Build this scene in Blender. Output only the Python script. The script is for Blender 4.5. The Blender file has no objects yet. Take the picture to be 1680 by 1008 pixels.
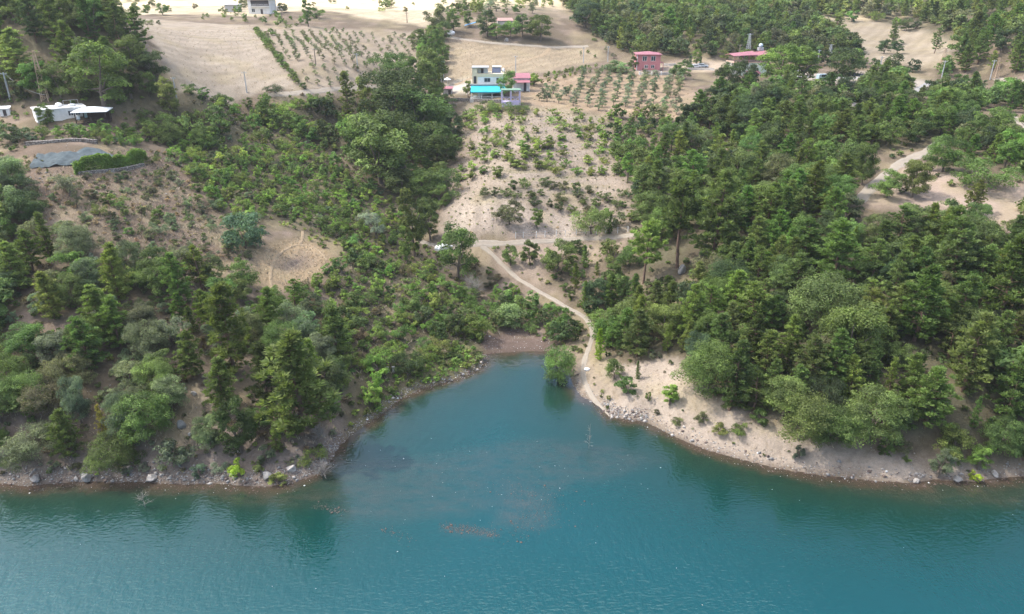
import bpy, math, random
import numpy as np
from mathutils import Vector, Matrix
scn = bpy.context.scene
COL = scn.collection
RNG = np.random.default_rng(7)
random.seed(7)
rad = math.radians

# ---------------------------------------------------------------- camera
CAM_H, PITCH, FPX, CU, CV = 65.0, rad(24.0), 1200.0, 840.0, 504.0
cam_d = bpy.data.cameras.new('camera')
cam = bpy.data.objects.new('camera', cam_d); COL.objects.link(cam)
cam.location = (0, 0, CAM_H); cam.rotation_euler = (rad(90) - PITCH, 0, 0)
cam_d.sensor_width = 36.0; cam_d.lens = 36.0 * FPX / 1680.0
cam_d.clip_start = 1.0; cam_d.clip_end = 6000.0
scn.camera = cam
# ---------------------------------------------------------------- light
SUN_DIR = Vector((-0.60, 0.10, 0.80)).normalized()
world = bpy.data.worlds.new('World'); scn.world = world; world.use_nodes = True
wn = world.node_tree.nodes; wl = world.node_tree.links
sky = wn.new('ShaderNodeTexSky'); sky.sky_type = 'NISHITA'; sky.sun_disc = False
sky.sun_elevation = math.asin(SUN_DIR.z); sky.sun_rotation = math.atan2(SUN_DIR.x, SUN_DIR.y)
sky.air_density = 1.0; sky.dust_density = 3.0; sky.ozone_density = 1.0
wn['Background'].inputs[1].default_value = 0.15
wl.new(sky.outputs[0], wn['Background'].inputs[0])
sun_d = bpy.data.lights.new('sun', 'SUN'); sun_d.energy = 5.0; sun_d.angle = rad(0.53); sun_d.color = (1, .95, .88)
sun = bpy.data.objects.new('sun', sun_d); COL.objects.link(sun)
sun.rotation_euler = SUN_DIR.to_track_quat('Z', 'Y').to_euler()
vs = scn.view_settings
vs.view_transform = 'Standard'; vs.look = 'None'; vs.gamma = 1; vs.use_curve_mapping = False
vs.exposure = 1.18
cy = scn.cycles
cy.max_bounces = 6; cy.diffuse_bounces = 4; cy.glossy_bounces = 2; cy.transmission_bounces = 4
cy.transparent_max_bounces = 8; cy.caustics_reflective = False; cy.caustics_refractive = False
cy.sample_clamp_indirect = 4.0; cy.use_denoising = True

# ---------------------------------------------------------------- helpers: tags, meshes, materials
def tag(o, label=None, cat=None, group=None, kind=None):
    if label: o['label'] = label
    if cat: o['category'] = cat
    if group: o['group'] = group
    if kind: o['kind'] = kind
    return o
def empty(name, loc, rz=0.0):
    o = bpy.data.objects.new(name, None); COL.objects.link(o)
    o.location = loc; o.rotation_euler = (0, 0, rz); o.empty_display_size = .3
    return o
def link_mesh(name, me, parent=None):
    o = bpy.data.objects.new(name, me); COL.objects.link(o)
    if parent is not None: o.parent = parent
    return o
def np_mesh(name, V, F, mats, mi=None, tone=None, smooth=False):
    """V (n,3) vertices, F (m,k) faces all of one size k, mi material index per face, tone a value per face."""
    V = np.asarray(V, dtype=np.float32); F = np.asarray(F, dtype=np.int32); m, k = F.shape
    me = bpy.data.meshes.new(name)
    me.vertices.add(len(V)); me.vertices.foreach_set('co', V.ravel())
    me.loops.add(m * k); me.loops.foreach_set('vertex_index', F.ravel())
    me.polygons.add(m); me.polygons.foreach_set('loop_start', np.arange(0, m * k, k, dtype=np.int32))
    for mt in mats: me.materials.append(mt)
    if mi is not None: me.polygons.foreach_set('material_index', np.asarray(mi, dtype=np.int32))
    if smooth: me.polygons.foreach_set('use_smooth', np.ones(m, dtype=bool))
    me.update(calc_edges=True)
    if tone is not None:
        a = me.attributes.new('tone', 'FLOAT', 'FACE'); a.data.foreach_set('value', np.asarray(tone, dtype=np.float32))
    return me
def vattr(me, name, vals):
    vals = np.asarray(vals, dtype=np.float32)
    if vals.ndim == 1:
        a = me.attributes.new(name, 'FLOAT', 'POINT'); a.data.foreach_set('value', vals)
    else:
        a = me.attributes.new(name, 'FLOAT_COLOR', 'POINT')
        a.data.foreach_set('color', np.concatenate([vals, np.ones((len(vals), 1), np.float32)], 1).ravel())

class NT:
    """small node-tree builder"""
    def __init__(s, name):
        s.m = bpy.data.materials.new(name); s.m.use_nodes = True
        s.t = s.m.node_tree; s.n = s.t.nodes; s.l = s.t.links
        s.b = s.n['Principled BSDF']; s.out = s.n['Material Output']
    def node(s, typ, **kw):
        x = s.n.new(typ)
        for k, v in kw.items(): setattr(x, k, v)
        return x
    def put(s, sock, v):
        if hasattr(v, 'is_output') or isinstance(v, bpy.types.NodeSocket): s.l.new(v, sock)
        else: sock.default_value = v
    def math(s, op, a, b=0.0, c=None):
        x = s.node('ShaderNodeMath', operation=op); s.put(x.inputs[0], a); s.put(x.inputs[1], b)
        if c is not None: s.put(x.inputs[2], c)
        return x.outputs[0]
    def noise(s, scale, detail=3.0, rough=.55, vec=None, typ='FBM'):
        x = s.node('ShaderNodeTexNoise'); x.inputs['Scale'].default_value = scale
        x.inputs['Detail'].default_value = detail; x.inputs['Roughness'].default_value = rough
        if vec is not None: s.l.new(vec, x.inputs['Vector'])
        return x.outputs[0]
    def ramp(s, fac, stops):
        x = s.node('ShaderNodeValToRGB'); s.l.new(fac, x.inputs[0]); e = x.color_ramp.elements
        while len(e) < len(stops): e.new(.5)
        for el, (p, c) in zip(e, stops):
            el.position = p; el.color = tuple(c) + (1,) if len(c) == 3 else c
        return x.outputs[0]
    def mix(s, fac, a, b, blend='MIX'):
        x = s.node('ShaderNodeMix', data_type='RGBA', blend_type=blend)
        s.put(x.inputs[0], fac); s.put(x.inputs[6], a); s.put(x.inputs[7], b)
        return x.outputs[2]
    def attr(s, name, out=2):
        x = s.node('ShaderNodeAttribute', attribute_name=name); return x.outputs[out]
    def mapped(s, vec, scale, rot=(0, 0, 0)):
        x = s.node('ShaderNodeMapping'); s.l.new(vec, x.inputs[0]); x.inputs['Scale'].default_value = scale
        x.inputs['Rotation'].default_value = rot; return x.outputs[0]
    def pos(s): return s.node('ShaderNodeNewGeometry').outputs['Position']
    def objco(s): return s.node('ShaderNodeTexCoord').outputs['Object']
    def bump(s, h, strength=.5, dist=.1):
        x = s.node('ShaderNodeBump'); x.inputs['Strength'].default_value = strength; x.inputs['Distance'].default_value = dist
        s.l.new(h, x.inputs['Height']); s.l.new(x.outputs[0], s.b.inputs['Normal']); return x
    def base(s, c): s.put(s.b.inputs['Base Color'], c if not isinstance(c, tuple) or len(c) == 4 else c + (1,))
    def set(s, **kw):
        for k, v in kw.items(): s.b.inputs[k.replace('_', ' ')].default_value = v
        return s
def rgba(c): return tuple(c) + (1.0,)
def plain(name, col, rough=.7, var=.16, scale=3.0, metal=0.0, bump=0.0):
    t = NT(name); n = t.noise(scale, 4, .6, t.objco())
    lo = tuple(max(0, c * (1 - var)) for c in col); hi = tuple(min(1, c * (1 + var)) for c in col)
    t.base(t.ramp(n, [(.3, lo), (.7, hi)])); t.set(Roughness=rough, Metallic=metal)
    if bump: t.bump(n, bump, .05)
    return t.m
def foliage(name, fixed=None, warm=.0):
    """leaf material: the object's own colour, varied per clump (tone) and by a broad noise"""
    t = NT(name)
    c = t.node('ShaderNodeObjectInfo').outputs['Color'] if fixed is None else None
    col = c if c is not None else None
    tone = t.attr('tone')
    if col is None:
        x = t.node('ShaderNodeRGB'); x.outputs[0].default_value = rgba(fixed); col = x.outputs[0]
    n = t.noise(.35, 3, .6, t.pos())
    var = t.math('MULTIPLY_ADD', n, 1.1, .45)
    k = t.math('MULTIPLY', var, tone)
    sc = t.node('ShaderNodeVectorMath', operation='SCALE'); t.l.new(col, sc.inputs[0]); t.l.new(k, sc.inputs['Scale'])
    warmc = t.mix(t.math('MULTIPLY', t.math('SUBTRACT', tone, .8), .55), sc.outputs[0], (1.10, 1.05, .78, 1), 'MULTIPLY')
    t.base(warmc); t.set(Roughness=.62)
    t.b.inputs['Specular IOR Level'].default_value = .22
    tr = t.node('ShaderNodeBsdfTranslucent'); t.l.new(t.mix(1.0, warmc, (1.2, 1.3, .75, 1), 'MULTIPLY'), tr.inputs[0])
    mx = t.node('ShaderNodeMixShader'); mx.inputs[0].default_value = .40
    t.l.new(t.b.outputs[0], mx.inputs[1]); t.l.new(tr.outputs[0], mx.inputs[2]); t.l.new(mx.outputs[0], t.out.inputs[0])
    return t.m

# ---------------------------------------------------------------- pixel <-> world
CP, SP = math.cos(PITCH), math.sin(PITCH)
def ray(u, v):
    dx = (u - CU) / FPX; dy = (v - CV) / FPX
    return np.array([dx, CP - dy * SP, -SP - dy * CP])
def at_z(u, v, z):
    d = ray(u, v); t = (z - CAM_H) / d[2]
    return np.array([d[0] * t, d[1] * t, z])
def project(P):
    P = np.asarray(P, float); x = P[..., 0]; y = P[..., 1]; z = P[..., 2] - CAM_H
    dep = y * CP - z * SP; up = y * SP + z * CP
    return CU + FPX * x / dep, CV - FPX * up / dep, dep

# ---------------------------------------------------------------- terrain heights
SHORE_PX = [(0, 793), (40, 797), (80, 795), (130, 790), (180, 792), (240, 791), (300, 795), (350, 793), (400, 797), (440, 798), (480, 792), (515, 780), (538, 762),
 (555, 735), (575, 714), (600, 697), (625, 680), (655, 655), (690, 638), (720, 630), (748, 622), (770, 614), (788, 604), (795, 592), (796, 582),
 (830, 578), (870, 577), (903, 576), (918, 590), (934, 612), (940, 630), (955, 650), (985, 666), (1003, 684), (1030, 688), (1060, 692),
 (1090, 708), (1120, 722), (1160, 738), (1200, 749), (1250, 762), (1300, 773), (1350, 781), (1400, 785), (1450, 790), (1500, 793),
 (1530, 787), (1560, 789), (1600, 790), (1640, 785), (1680, 781)]
SHORE = np.array([(-700., 92.), (-200., 86.)] + [tuple(at_z(u, v, 0)[:2]) for u, v in SHORE_PX] + [(180., 84.), (700., 80.)])
CTRL = [  # u, v, z : points of the ground seen in the photograph and how high they lie
 (0,750,3.2),(150,750,3),(300,755,2.6),(450,760,2.2),(0,700,6),(120,690,6),(300,690,5.5),(420,690,4.5),(520,690,3),(560,650,3.2),(0,600,10),(150,600,10),(300,600,9),(450,600,7),(560,590,5),
 (0,504,15),(150,500,15),(300,500,13.5),(430,500,10.5),(0,400,21),(150,400,21),(300,400,18.5),(420,430,14.5),(490,430,12.5),(540,470,9.5),(0,300,28),(100,300,28),(200,300,26),(300,320,22.5),(400,330,19),
 (0,230,32),(80,210,33.5),(150,210,33),(150,255,30.5),(230,240,29.5),(300,220,28.5),(400,200,28.5),(460,250,23),(500,300,18.5),(560,350,14),(600,400,11),(640,460,7.8),(600,560,4.6),(650,600,2.6),(700,560,3),(740,580,1.6),(750,500,4.0),(800,520,2.2),(850,540,1.2),(890,545,1.4),
 (440,157,35),(520,150,35),(560,200,27.5),(600,260,20.5),(620,300,16.5),(0,130,42),(100,95,47),(190,100,46),(250,140,40),(0,60,52),(100,30,54),(330,155,37.5),(330,100,43),(330,50,48.5),(450,100,42),(500,60,46),(600,100,41),(600,50,46.5),
 (330,8,54),(600,8,54),(450,20,52.5),(700,20,51.5),
 (860,500,3.4),(820,450,5),(760,430,6.2),(740,400,8.2),(700,350,11),(660,280,16.5),(690,220,21.5),(700,160,28),(715,90,38.5),(660,140,32),
 (880,440,6.6),(920,500,4),(960,520,3.4),(970,560,2.0),(950,600,1.6),(975,640,1.2),
 (800,400,9.2),(900,396,9.8),(1010,390,10.6),(780,370,12.6),(850,372,12.6),(1000,370,12.8),(760,340,14.2),(850,330,16),(950,330,16),(800,280,20),(900,270,21.2),(980,270,20.6),(760,230,22.5),(850,210,26),(950,200,27),(800,172,29),(900,178,29),(1000,192,27.8),(1100,190,28.2),
 (740,150,30),(800,152,31),(850,148,31),(900,150,31),(1000,150,31),(1100,150,32),(1000,118,33.8),(1066,117,34.2),(880,110,35.5),(760,90,39),(850,75,40.5),(950,80,39),(1100,95,37),(1200,120,33.8),(1300,132,33.4),(1400,132,33.2),(1250,105,36),
 (1150,60,44.5),(1100,5,54.5),(1250,0,56),(950,40,47),(850,30,50),(900,5,55),
 (1440,90,39),(1460,55,44),(1350,25,50),(1560,80,41),(1500,30,49),(1450,5,55),(1600,20,53),(1680,60,48),(1680,10,56),
 (1450,120,35.6),(1520,135,34.4),(1620,128,35.6),(1680,150,34),
 (1500,152,33.4),(1600,180,32.4),(1680,210,31.4),(1400,180,31.6),(1250,180,30.6),(1100,230,25.6),(1200,230,26.4),(1350,230,28.4),(1480,240,28.6),(1600,260,28.6),(1680,300,27.2),
 (1050,320,17.4),(1150,320,18.8),(1280,320,21.6),(1410,320,24),(1520,310,25.6),(1600,340,24.6),(1680,380,22.6),
 (1040,400,11.6),(1150,400,14),(1300,400,18),(1450,400,20),(1600,420,20),(1000,460,6.6),(1100,470,9.6),(1250,480,13.4),(1400,490,15),(1550,500,15.6),(1680,500,17),
 (1010,540,4),(1100,560,6.4),(1250,580,9.4),(1400,600,9.6),(1550,600,10.6),(1680,610,11),(1020,610,3),(1100,640,3.8),(1200,680,3.6),(1330,700,4.2),(1450,700,5),(1560,700,5.4),(1680,700,5.8),(1400,745,2.3),(1560,755,2.3),(1680,750,2.5),(1200,720,1.8)]
CW = [at_z(u, v, z) for u, v, z in CTRL]
CW += [np.array(p, float) for p in [(-160,110,10),(-230,180,26),(-260,300,44),(160,110,9),(230,180,27),(280,300,42),(-300,90,3),(300,86,3),
   (-500,150,20),(500,150,20),(-450,350,45),(450,350,45),(0,520,63),(-250,520,64),(250,520,65),(-450,600,70),(450,600,72),(0,700,80),(-400,900,105),(0,950,108),(400,900,105),(-800,900,105),(800,900,105),(-800,400,50),(800,400,50)]]
CW = np.array(CW)
def _k(r2): return np.where(r2 > 1e-9, r2 * np.log(np.maximum(r2, 1e-9)), 0.0)
def fit_tps(P, z, lam):
    n = len(P); S = P / 100.0
    r2 = ((S[:, None] - S[None]) ** 2).sum(-1)
    A = np.zeros((n + 3, n + 3)); A[:n, :n] = _k(r2) + lam * np.eye(n)
    A[:n, n] = 1; A[:n, n + 1:] = S; A[n, :n] = 1; A[n + 1:, :n] = S.T
    w = np.linalg.solve(A, np.concatenate([z, np.zeros(3)])); return S, w
TS, TW = fit_tps(CW[:, :2], CW[:, 2], 0.006)
def tps(x, y):
    out = np.empty(x.size); q = np.stack([x.ravel(), y.ravel()], 1) / 100.0; n = len(TS)
    for i in range(0, len(q), 20000):
        s = q[i:i + 20000]; r2 = ((s[:, None] - TS[None]) ** 2).sum(-1)
        out[i:i + 20000] = _k(r2) @ TW[:n] + TW[n] + s @ TW[n + 1:]
    return out.reshape(x.shape)
def vnoise(x, y, seed=0):
    xi = np.floor(x).astype(np.int64); yi = np.floor(y).astype(np.int64); fx = x - xi; fy = y - yi
    fx = fx * fx * (3 - 2 * fx); fy = fy * fy * (3 - 2 * fy)
    def h(a, b):
        n = (a * 374761393 + b * 668265263 + seed * 974711) & 0x7fffffff
        n = ((n ^ (n >> 13)) * 1274126177) & 0x7fffffff
        return ((n ^ (n >> 16)) & 0xffff) / 65535.0
    return (h(xi, yi) * (1 - fx) + h(xi + 1, yi) * fx) * (1 - fy) + (h(xi, yi + 1) * (1 - fx) + h(xi + 1, yi + 1) * fx) * fy
def fbm(x, y, seed=0, oct=4):
    s = np.zeros_like(x, dtype=float); a = .5
    for o in range(oct): s += a * (vnoise(x, y, seed + o) - .5) * 2; x = x * 2.03; y = y * 2.03; a *= .5
    return s
def seg_dist(x, y, poly, closed=False):
    x = x.ravel(); y = y.ravel(); d = np.full(x.size, 1e9); n = len(poly)
    for i in range(n if closed else n - 1):
        ax, ay = poly[i]; bx, by = poly[(i + 1) % n]; dx, dy = bx - ax, by - ay
        t = np.clip(((x - ax) * dx + (y - ay) * dy) / (dx * dx + dy * dy + 1e-12), 0, 1)
        d = np.minimum(d, np.hypot(x - ax - t * dx, y - ay - t * dy))
    return d
def in_poly(x, y, poly):
    sh = x.shape; x = x.ravel(); y = y.ravel(); c = np.zeros(x.size, bool); n = len(poly)
    for i in range(n):
        ax, ay = poly[i]; bx, by = poly[i - 1]
        if ay == by: continue
        c ^= ((ay > y) != (by > y)) & (x < (bx - ax) * (y - ay) / (by - ay) + ax)
    return c.reshape(sh)
LAND = np.concatenate([SHORE, [(700., 3000.), (-700., 3000.)]])
def sd_land(x, y):
    """distance to the water's edge, positive on land"""
    d = seg_dist(x, y, SHORE).reshape(x.shape)
    return np.where(in_poly(x, y, LAND), d, -d)
NA, NY = 520, 620
GA = np.linspace(-1.15, 1.15, NA); GY0, GY1, GK = 40.0, 1000.0, 60.0
GY = (GY0 + GK) * ((GY1 + GK) / (GY0 + GK)) ** np.linspace(0, 1, NY) - GK
def grid_height():
    A, Y = np.meshgrid(GA, GY); X = A * (Y + GK)
    z = tps(X, Y); sd = sd_land(X, Y)
    rough = fbm(X / 9, Y / 9, 3, 5) * .7 + fbm(X / 2.2, Y / 2.2, 11, 3) * .22
    rough *= np.clip(sd / 6, 0, 1) * np.clip(1.25 - Y / 500, .4, 1)
    edge = fbm(X / 3.0, Y / 3.0, 23, 3)
    land = np.maximum(z, .25 + .10 * np.clip(sd, 0, 20)) + rough
    w = np.clip(sd / 7, 0, 1); w = w * w * (3 - 2 * w)
    bank = .05 + .42 * sd + .25 * edge * np.clip(sd, 0, 1)
    zl = np.minimum(land * w + np.minimum(bank, land) * (1 - w), land)
    zw = -np.minimum(.05 + .28 * (-sd), 5.0) + .12 * edge
    return X, Y, np.where(sd > 0, np.maximum(zl, .02), np.minimum(zw, -.02)), sd
GX, GYY, GZ, GSD = grid_height()
TSTEP = 1.25
def terrace():
    P = np.array([at_z(u, v, z)[:2] for u, v, z in [(765,182,28.4),(860,182,28.7),(985,196,27.2),(1015,240,24),(1030,300,19),(1000,318,18),(850,318,17.5),(770,300,18.6),(755,240,22.4)]])
    d = seg_dist(GX, GYY, P, True).reshape(GX.shape); w = np.clip(np.where(in_poly(GX, GYY, P), d, -d) / 5 + .2, 0, 1)
    q = GZ / TSTEP + .35 * fbm(GX / 22, GYY / 22, 61, 2); f = q - np.floor(q); s = np.clip((f - .62) / .34, 0, 1); s = s * s * (3 - 2 * s)
    return GZ * (1 - w * .85) + (GZ + TSTEP * (s - f) + .25 * TSTEP) * w * .85, w, f
GZ, TERW, TERF = terrace()
def H(x, y):
    x = np.asarray(x, float); y = np.asarray(y, float)
    a = np.clip(x / (y + GK), GA[0], GA[-1]); fa = (a - GA[0]) / (GA[1] - GA[0])
    fy = np.log((np.clip(y, GY0, GY1) + GK) / (GY0 + GK)) / np.log((GY1 + GK) / (GY0 + GK)) * (NY - 1)
    ia = np.clip(fa.astype(int), 0, NA - 2); iy = np.clip(fy.astype(int), 0, NY - 2); ta = fa - ia; ty = fy - iy
    return (GZ[iy, ia] * (1 - ta) + GZ[iy, ia + 1] * ta) * (1 - ty) + (GZ[iy + 1, ia] * (1 - ta) + GZ[iy + 1, ia + 1] * ta) * ty
_T = np.concatenate([np.arange(45, 250, .4), np.arange(250, 1050, 1.0)])
def at(u, v):
    """the point of the ground that stands at a place of the photograph"""
    d = ray(u, v); d = d / math.hypot(d[0], d[1]) if False else d
    P = d[None] * _T[:, None]; g = P[:, 2] + CAM_H - H(P[:, 0], P[:, 1])
    i = int(np.argmax(g < 0)) if (g < 0).any() else len(_T) - 1
    if i > 0:
        t = _T[i - 1] + (_T[i] - _T[i - 1]) * g[i - 1] / max(1e-6, g[i - 1] - g[i])
    else: t = _T[i]
    x, y = d[0] * t, d[1] * t
    return np.array([x, y, float(H(x, y))])
def poly_xy(px): return np.array([at(u, v)[:2] for u, v in px])
def depth_of(p): return p[1] * CP - (p[2] - CAM_H) * SP
def mpp(p): return depth_of(p) / FPX

# ---------------------------------------------------------------- ground: what covers it where
Z = {  # outlines in pixels of the photograph, each is carried onto the ground
 'sunny_field': [(200,26),(330,24),(420,28),(520,16),(600,30),(700,44),(735,4),(620,-14),(400,-12),(330,4),(170,6)],
 'stubble_field': [(203,30),(300,36),(410,42),(450,90),(492,150),(400,156),(330,157),(292,153)],
 'young_orchard': [(412,42),(560,48),(690,52),(715,80),(690,120),(640,150),(560,150),(500,150),(450,90)],
 'house_field': [(735,66),(800,73),(905,80),(965,78),(985,92),(950,108),(880,118),(800,135),(735,140),(728,100)],
 'house_yard': [(735,137),(790,122),(800,140),(780,152),(735,150)],
 'olive_ground': [(865,135),(900,128),(960,120),(1110,120),(1130,150),(1135,195),(1080,190),(990,188),(900,175),(862,170)],
 'orchard_slope': [(760,172),(860,176),(990,190),(1015,240),(1040,300),(1040,385),(740,388),(735,340),(745,300),(770,240)],
 'cutting': [(738,345),(770,325),(850,330),(880,345),(900,352),(1000,365),(1012,388),(900,394),(730,398)],
 'lower_cutting': [(790,405),(1015,398),(1000,420),(900,410),(890,465),(830,440)],
 'sandy_bank': [(946,600),(975,592),(1030,600),(1085,588),(1110,590),(1160,650),(1240,690),(1330,720),(1420,742),(1540,752),(1600,764),(1690,760),(1690,792),(1560,795),(1480,796),(1300,778),(1160,743),(1060,696),(1003,690),(955,655),(936,632)],
 'mud': [(785,545),(850,536),(905,560),(910,582),(850,586),(790,588)],
 'clearing': [(405,415),(440,400),(495,388),(530,405),(548,432),(520,468),(480,470),(440,478),(425,450)],
 'red_field': [(1515,268),(1560,285),(1620,300),(1690,305),(1690,385),(1600,352),(1500,340),(1425,335),(1440,305)],
 'upper_field': [(1338,26),(1430,36),(1490,44),(1575,72),(1560,95),(1535,112),(1440,104),(1400,82),(1345,48)],
 'dry_slope': [(40,225),(150,255),(265,248),(330,300),(300,350),(345,400),(420,425),(380,440),(260,420),(160,345),(120,350),(60,330),(0,250)],
 'left_bank': [(-10,690),(60,720),(150,740),(300,720),(330,600),(360,640),(440,740),(560,690),(560,740),(520,800),(-10,806)],
 'roadside': [(1290,118),(1420,118),(1440,128),(1500,128),(1540,140),(1500,150),(1410,136),(1290,137)],
 'pink_yard': [(1045,108),(1150,98),(1240,108),(1240,118),(1120,116),(1045,120)],
 'ash_patch': [(462,430),(480,420),(500,417),(508,428),(490,441),(470,443)],
 'bank_rock': [(-10,772),(120,770),(300,774),(440,775),(520,762),(535,764),(500,790),(440,800),(300,798),(120,795),(-10,800)],
 'track_margin': [(950,515),(985,540),(1000,600),(1000,660),(940,640),(950,580)],
 'grassy_shore': [(600,670),(700,600),(770,560),(795,585),(780,612),(700,640),(620,690),(570,720)],
}
ZW = {k: poly_xy(v) for k, v in Z.items()}
ZCOL = {  # real colours (linear) of the bare ground
 'sunny_field': (.56, .47, .33), 'stubble_field': (.37, .31, .24), 'young_orchard': (.35, .285, .215), 'house_field': (.37, .295, .20), 'house_yard': (.46, .42, .36),
 'olive_ground': (.37, .275, .185), 'orchard_slope': (.29, .232, .178), 'cutting': (.36, .295, .24), 'lower_cutting': (.34, .265, .205), 'sandy_bank': (.36, .295, .235),
 'mud': (.145, .105, .085), 'clearing': (.34, .25, .150), 'red_field': (.37, .285, .225), 'upper_field': (.36, .30, .22), 'dry_slope': (.165, .120, .088),
 'ash_patch': (.150, .120, .118), 'bank_rock': (.27, .235, .20), 'left_bank': (.205, .165, .138), 'roadside': (.40, .35, .29), 'pink_yard': (.40, .32, .24), 'track_margin': (.27, .215, .15), 'grassy_shore': (.17, .165, .07)}
HILL_XY = np.array([(26,445),(27,392),(34,350),(46,322),(62,309),(80,303),(100,301),(135,303),(160,312),(168,330),(160,380),(180,445)], float)
RIDGE_XY = np.array([(-165,186),(-120,186),(-104,187),(-96,191),(-88,199),(-97,207),(-105,215),(-112,226),(-135,234),(-185,234),(-190,200)], float)
WOODS = [[(960,520),(1000,480),(1060,475),(1250,402),(1400,392),(1480,392),(1560,370),(1700,400),(1700,764),(1560,742),(1400,722),(1290,700),(1190,668),(1120,590),(1030,580)],
 [(1060,300),(1125,205),(1180,165),(1300,150),(1480,172),(1690,200),(1690,285),(1530,238),(1400,250),(1400,352),(1380,392),(1150,432),(1040,460),(1040,400)],
 HILL_XY, [(1330,18),(1430,28),(1600,70),(1700,84),(1700,-20),(1330,-20)],
 RIDGE_XY, [(318,256),(390,222),(480,222),(590,305),(668,372),(700,440),(790,500),(780,560),(600,672),(572,690),(550,560),(560,420),(505,372),(425,365),(330,300)],
 [(560,165),(700,172),(742,230),(715,320),(690,385),(600,300),(580,262)], [(222,190),(300,160),(560,165),(600,210),(575,262),(480,215),(290,250)]]
def soft_zone(x, y, name, soft):
    p = ZW[name]; d = seg_dist(x, y, p, True).reshape(x.shape); s = np.where(in_poly(x, y, p), d, -d)
    s = s + soft * 1.2 * fbm(x / (soft * 2.2), y / (soft * 2.2), 41, 3)
    return np.clip(s / soft * .5 + .5, 0, 1)
def build_ground():
    n1 = fbm(GX / 14, GYY / 14, 5, 4) * .5 + .5; n2 = fbm(GX / 3.5, GYY / 3.5, 9, 4) * .5 + .5
    c = np.empty(GX.shape + (3,)); a = np.array((.175, .130, .098)); b = np.array((.135, .112, .066)); e = np.array((.235, .178, .138))
    c[:] = a * (1 - n1[..., None]) + b * n1[..., None]
    k = np.clip((n2 - .52) * 4, 0, 1)[..., None]; c = c * (1 - k) + e * k
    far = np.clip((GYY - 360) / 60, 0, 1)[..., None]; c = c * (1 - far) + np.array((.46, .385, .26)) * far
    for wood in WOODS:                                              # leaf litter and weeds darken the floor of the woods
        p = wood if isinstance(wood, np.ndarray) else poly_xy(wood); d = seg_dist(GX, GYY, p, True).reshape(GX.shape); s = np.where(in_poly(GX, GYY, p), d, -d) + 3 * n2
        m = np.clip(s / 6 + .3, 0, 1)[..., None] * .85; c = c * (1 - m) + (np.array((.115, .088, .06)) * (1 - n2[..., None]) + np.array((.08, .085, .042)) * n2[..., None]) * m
    for name, col in ZCOL.items():
        soft = 1.2 if name in ('sandy_bank', 'mud', 'left_bank', 'stubble_field', 'grassy_shore') else 2.5
        m = soft_zone(GX, GYY, name, soft)[..., None]
        if name in ('left_bank', 'dry_slope', 'track_margin', 'grassy_shore'): m = m * (.55 + .45 * n2[..., None])
        c = c * (1 - m) + np.array(col) * m
    riser = np.clip((TERF - .55) / .2, 0, 1) * np.clip((1.02 - TERF) / .1, 0, 1) * TERW         # the cut banks of the terraces show a paler raw soil, the benches some dry weed
    c = c * (1 - .5 * riser[..., None]) + np.array((.36, .295, .24)) * .5 * riser[..., None]
    weed = np.clip((n1 - .40) * 3, 0, 1) * np.maximum(TERW, .8 * soft_zone(GX, GYY, 'orchard_slope', 2.5)) * (1 - riser); c = c * (1 - .4 * weed[..., None]) + np.array((.20, .19, .10)) * .4 * weed[..., None]
    c *= (.84 + .32 * n2)[..., None] * .90
    straw = np.clip((fbm(GX / 7, GYY / 7, 87, 4) - .08) * 3.2, 0, 1) * np.clip(1 - riser, 0, 1) * (GSD > 4); c = c * (1 - .42 * straw[..., None]) + np.array((.31, .255, .15)) * .42 * straw[..., None]
    rill = fbm(GX / 1.1, GYY / 9, 93, 3); cut = np.maximum(soft_zone(GX, GYY, 'cutting', 1.5), .5 * soft_zone(GX, GYY, 'sandy_bank', 1.5)); c *= (1 + .38 * rill * cut)[..., None]
    strand = np.abs(((GZ + .25 * fbm(GX / 5, GYY / 5, 97, 3)) / .42) % 1.0 - .5); shore = np.clip(1 - GSD / 10, 0, 1) * (GSD > 0); c *= (1 - .20 * np.clip((strand - .34) * 9, 0, 1) * shore)[..., None]
    lum = (c * np.array((.3, .59, .11))).sum(-1, keepdims=True); c = lum + (c - lum) * .97
    furrow = np.zeros(GX.shape)
    for name in ('stubble_field', 'young_orchard', 'house_field', 'upper_field', 'sunny_field', 'olive_ground'): furrow = np.maximum(furrow, soft_zone(GX, GYY, name, 1.5))
    wet = np.clip(1 - GSD / (.25 + 1.1 * n2), 0, 1) * .6 * (GSD > -50)            # the washed margin at the water's edge is a darker soil
    c = c * (1 - wet[..., None]) + np.array((.10, .075, .055)) * wet[..., None]
    c = np.where((GSD < -.6)[..., None], np.array((.07, .06, .04)), c)
    idx = np.arange(NA * NY).reshape(NY, NA)
    F = np.stack([idx[:-1, :-1], idx[:-1, 1:], idx[1:, 1:], idx[1:, :-1]], -1).reshape(-1, 4)
    t = NT('soil')
    col = t.attr('soil', 0); p = t.pos()
    f = t.noise(2.3, 6, .68, p); g = t.noise(9.0, 4, .65, p); st = t.noise(.9, 5, .7, t.mapped(p, (1, .35, 1)))
    var = t.math('ADD', t.math('MULTIPLY_ADD', f, .75, .30), t.math('MULTIPLY_ADD', g, .7, -.02))
    sc = t.node('ShaderNodeVectorMath', operation='SCALE'); t.l.new(col, sc.inputs[0]); t.l.new(var, sc.inputs['Scale'])
    litter = t.ramp(st, [(.56, (0, 0, 0)), (.66, (1, 1, 1))])
    cc = t.mix(t.math('MULTIPLY', litter, .42), sc.outputs[0], (.72, .66, .50, 1), 'MULTIPLY')
    stone = t.ramp(t.noise(5.2, 2, .5, p), [(.69, (0, 0, 0)), (.73, (1, 1, 1))])
    cc = t.mix(t.math('MULTIPLY', stone, .38), cc, (.46, .42, .37, 1))
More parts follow.
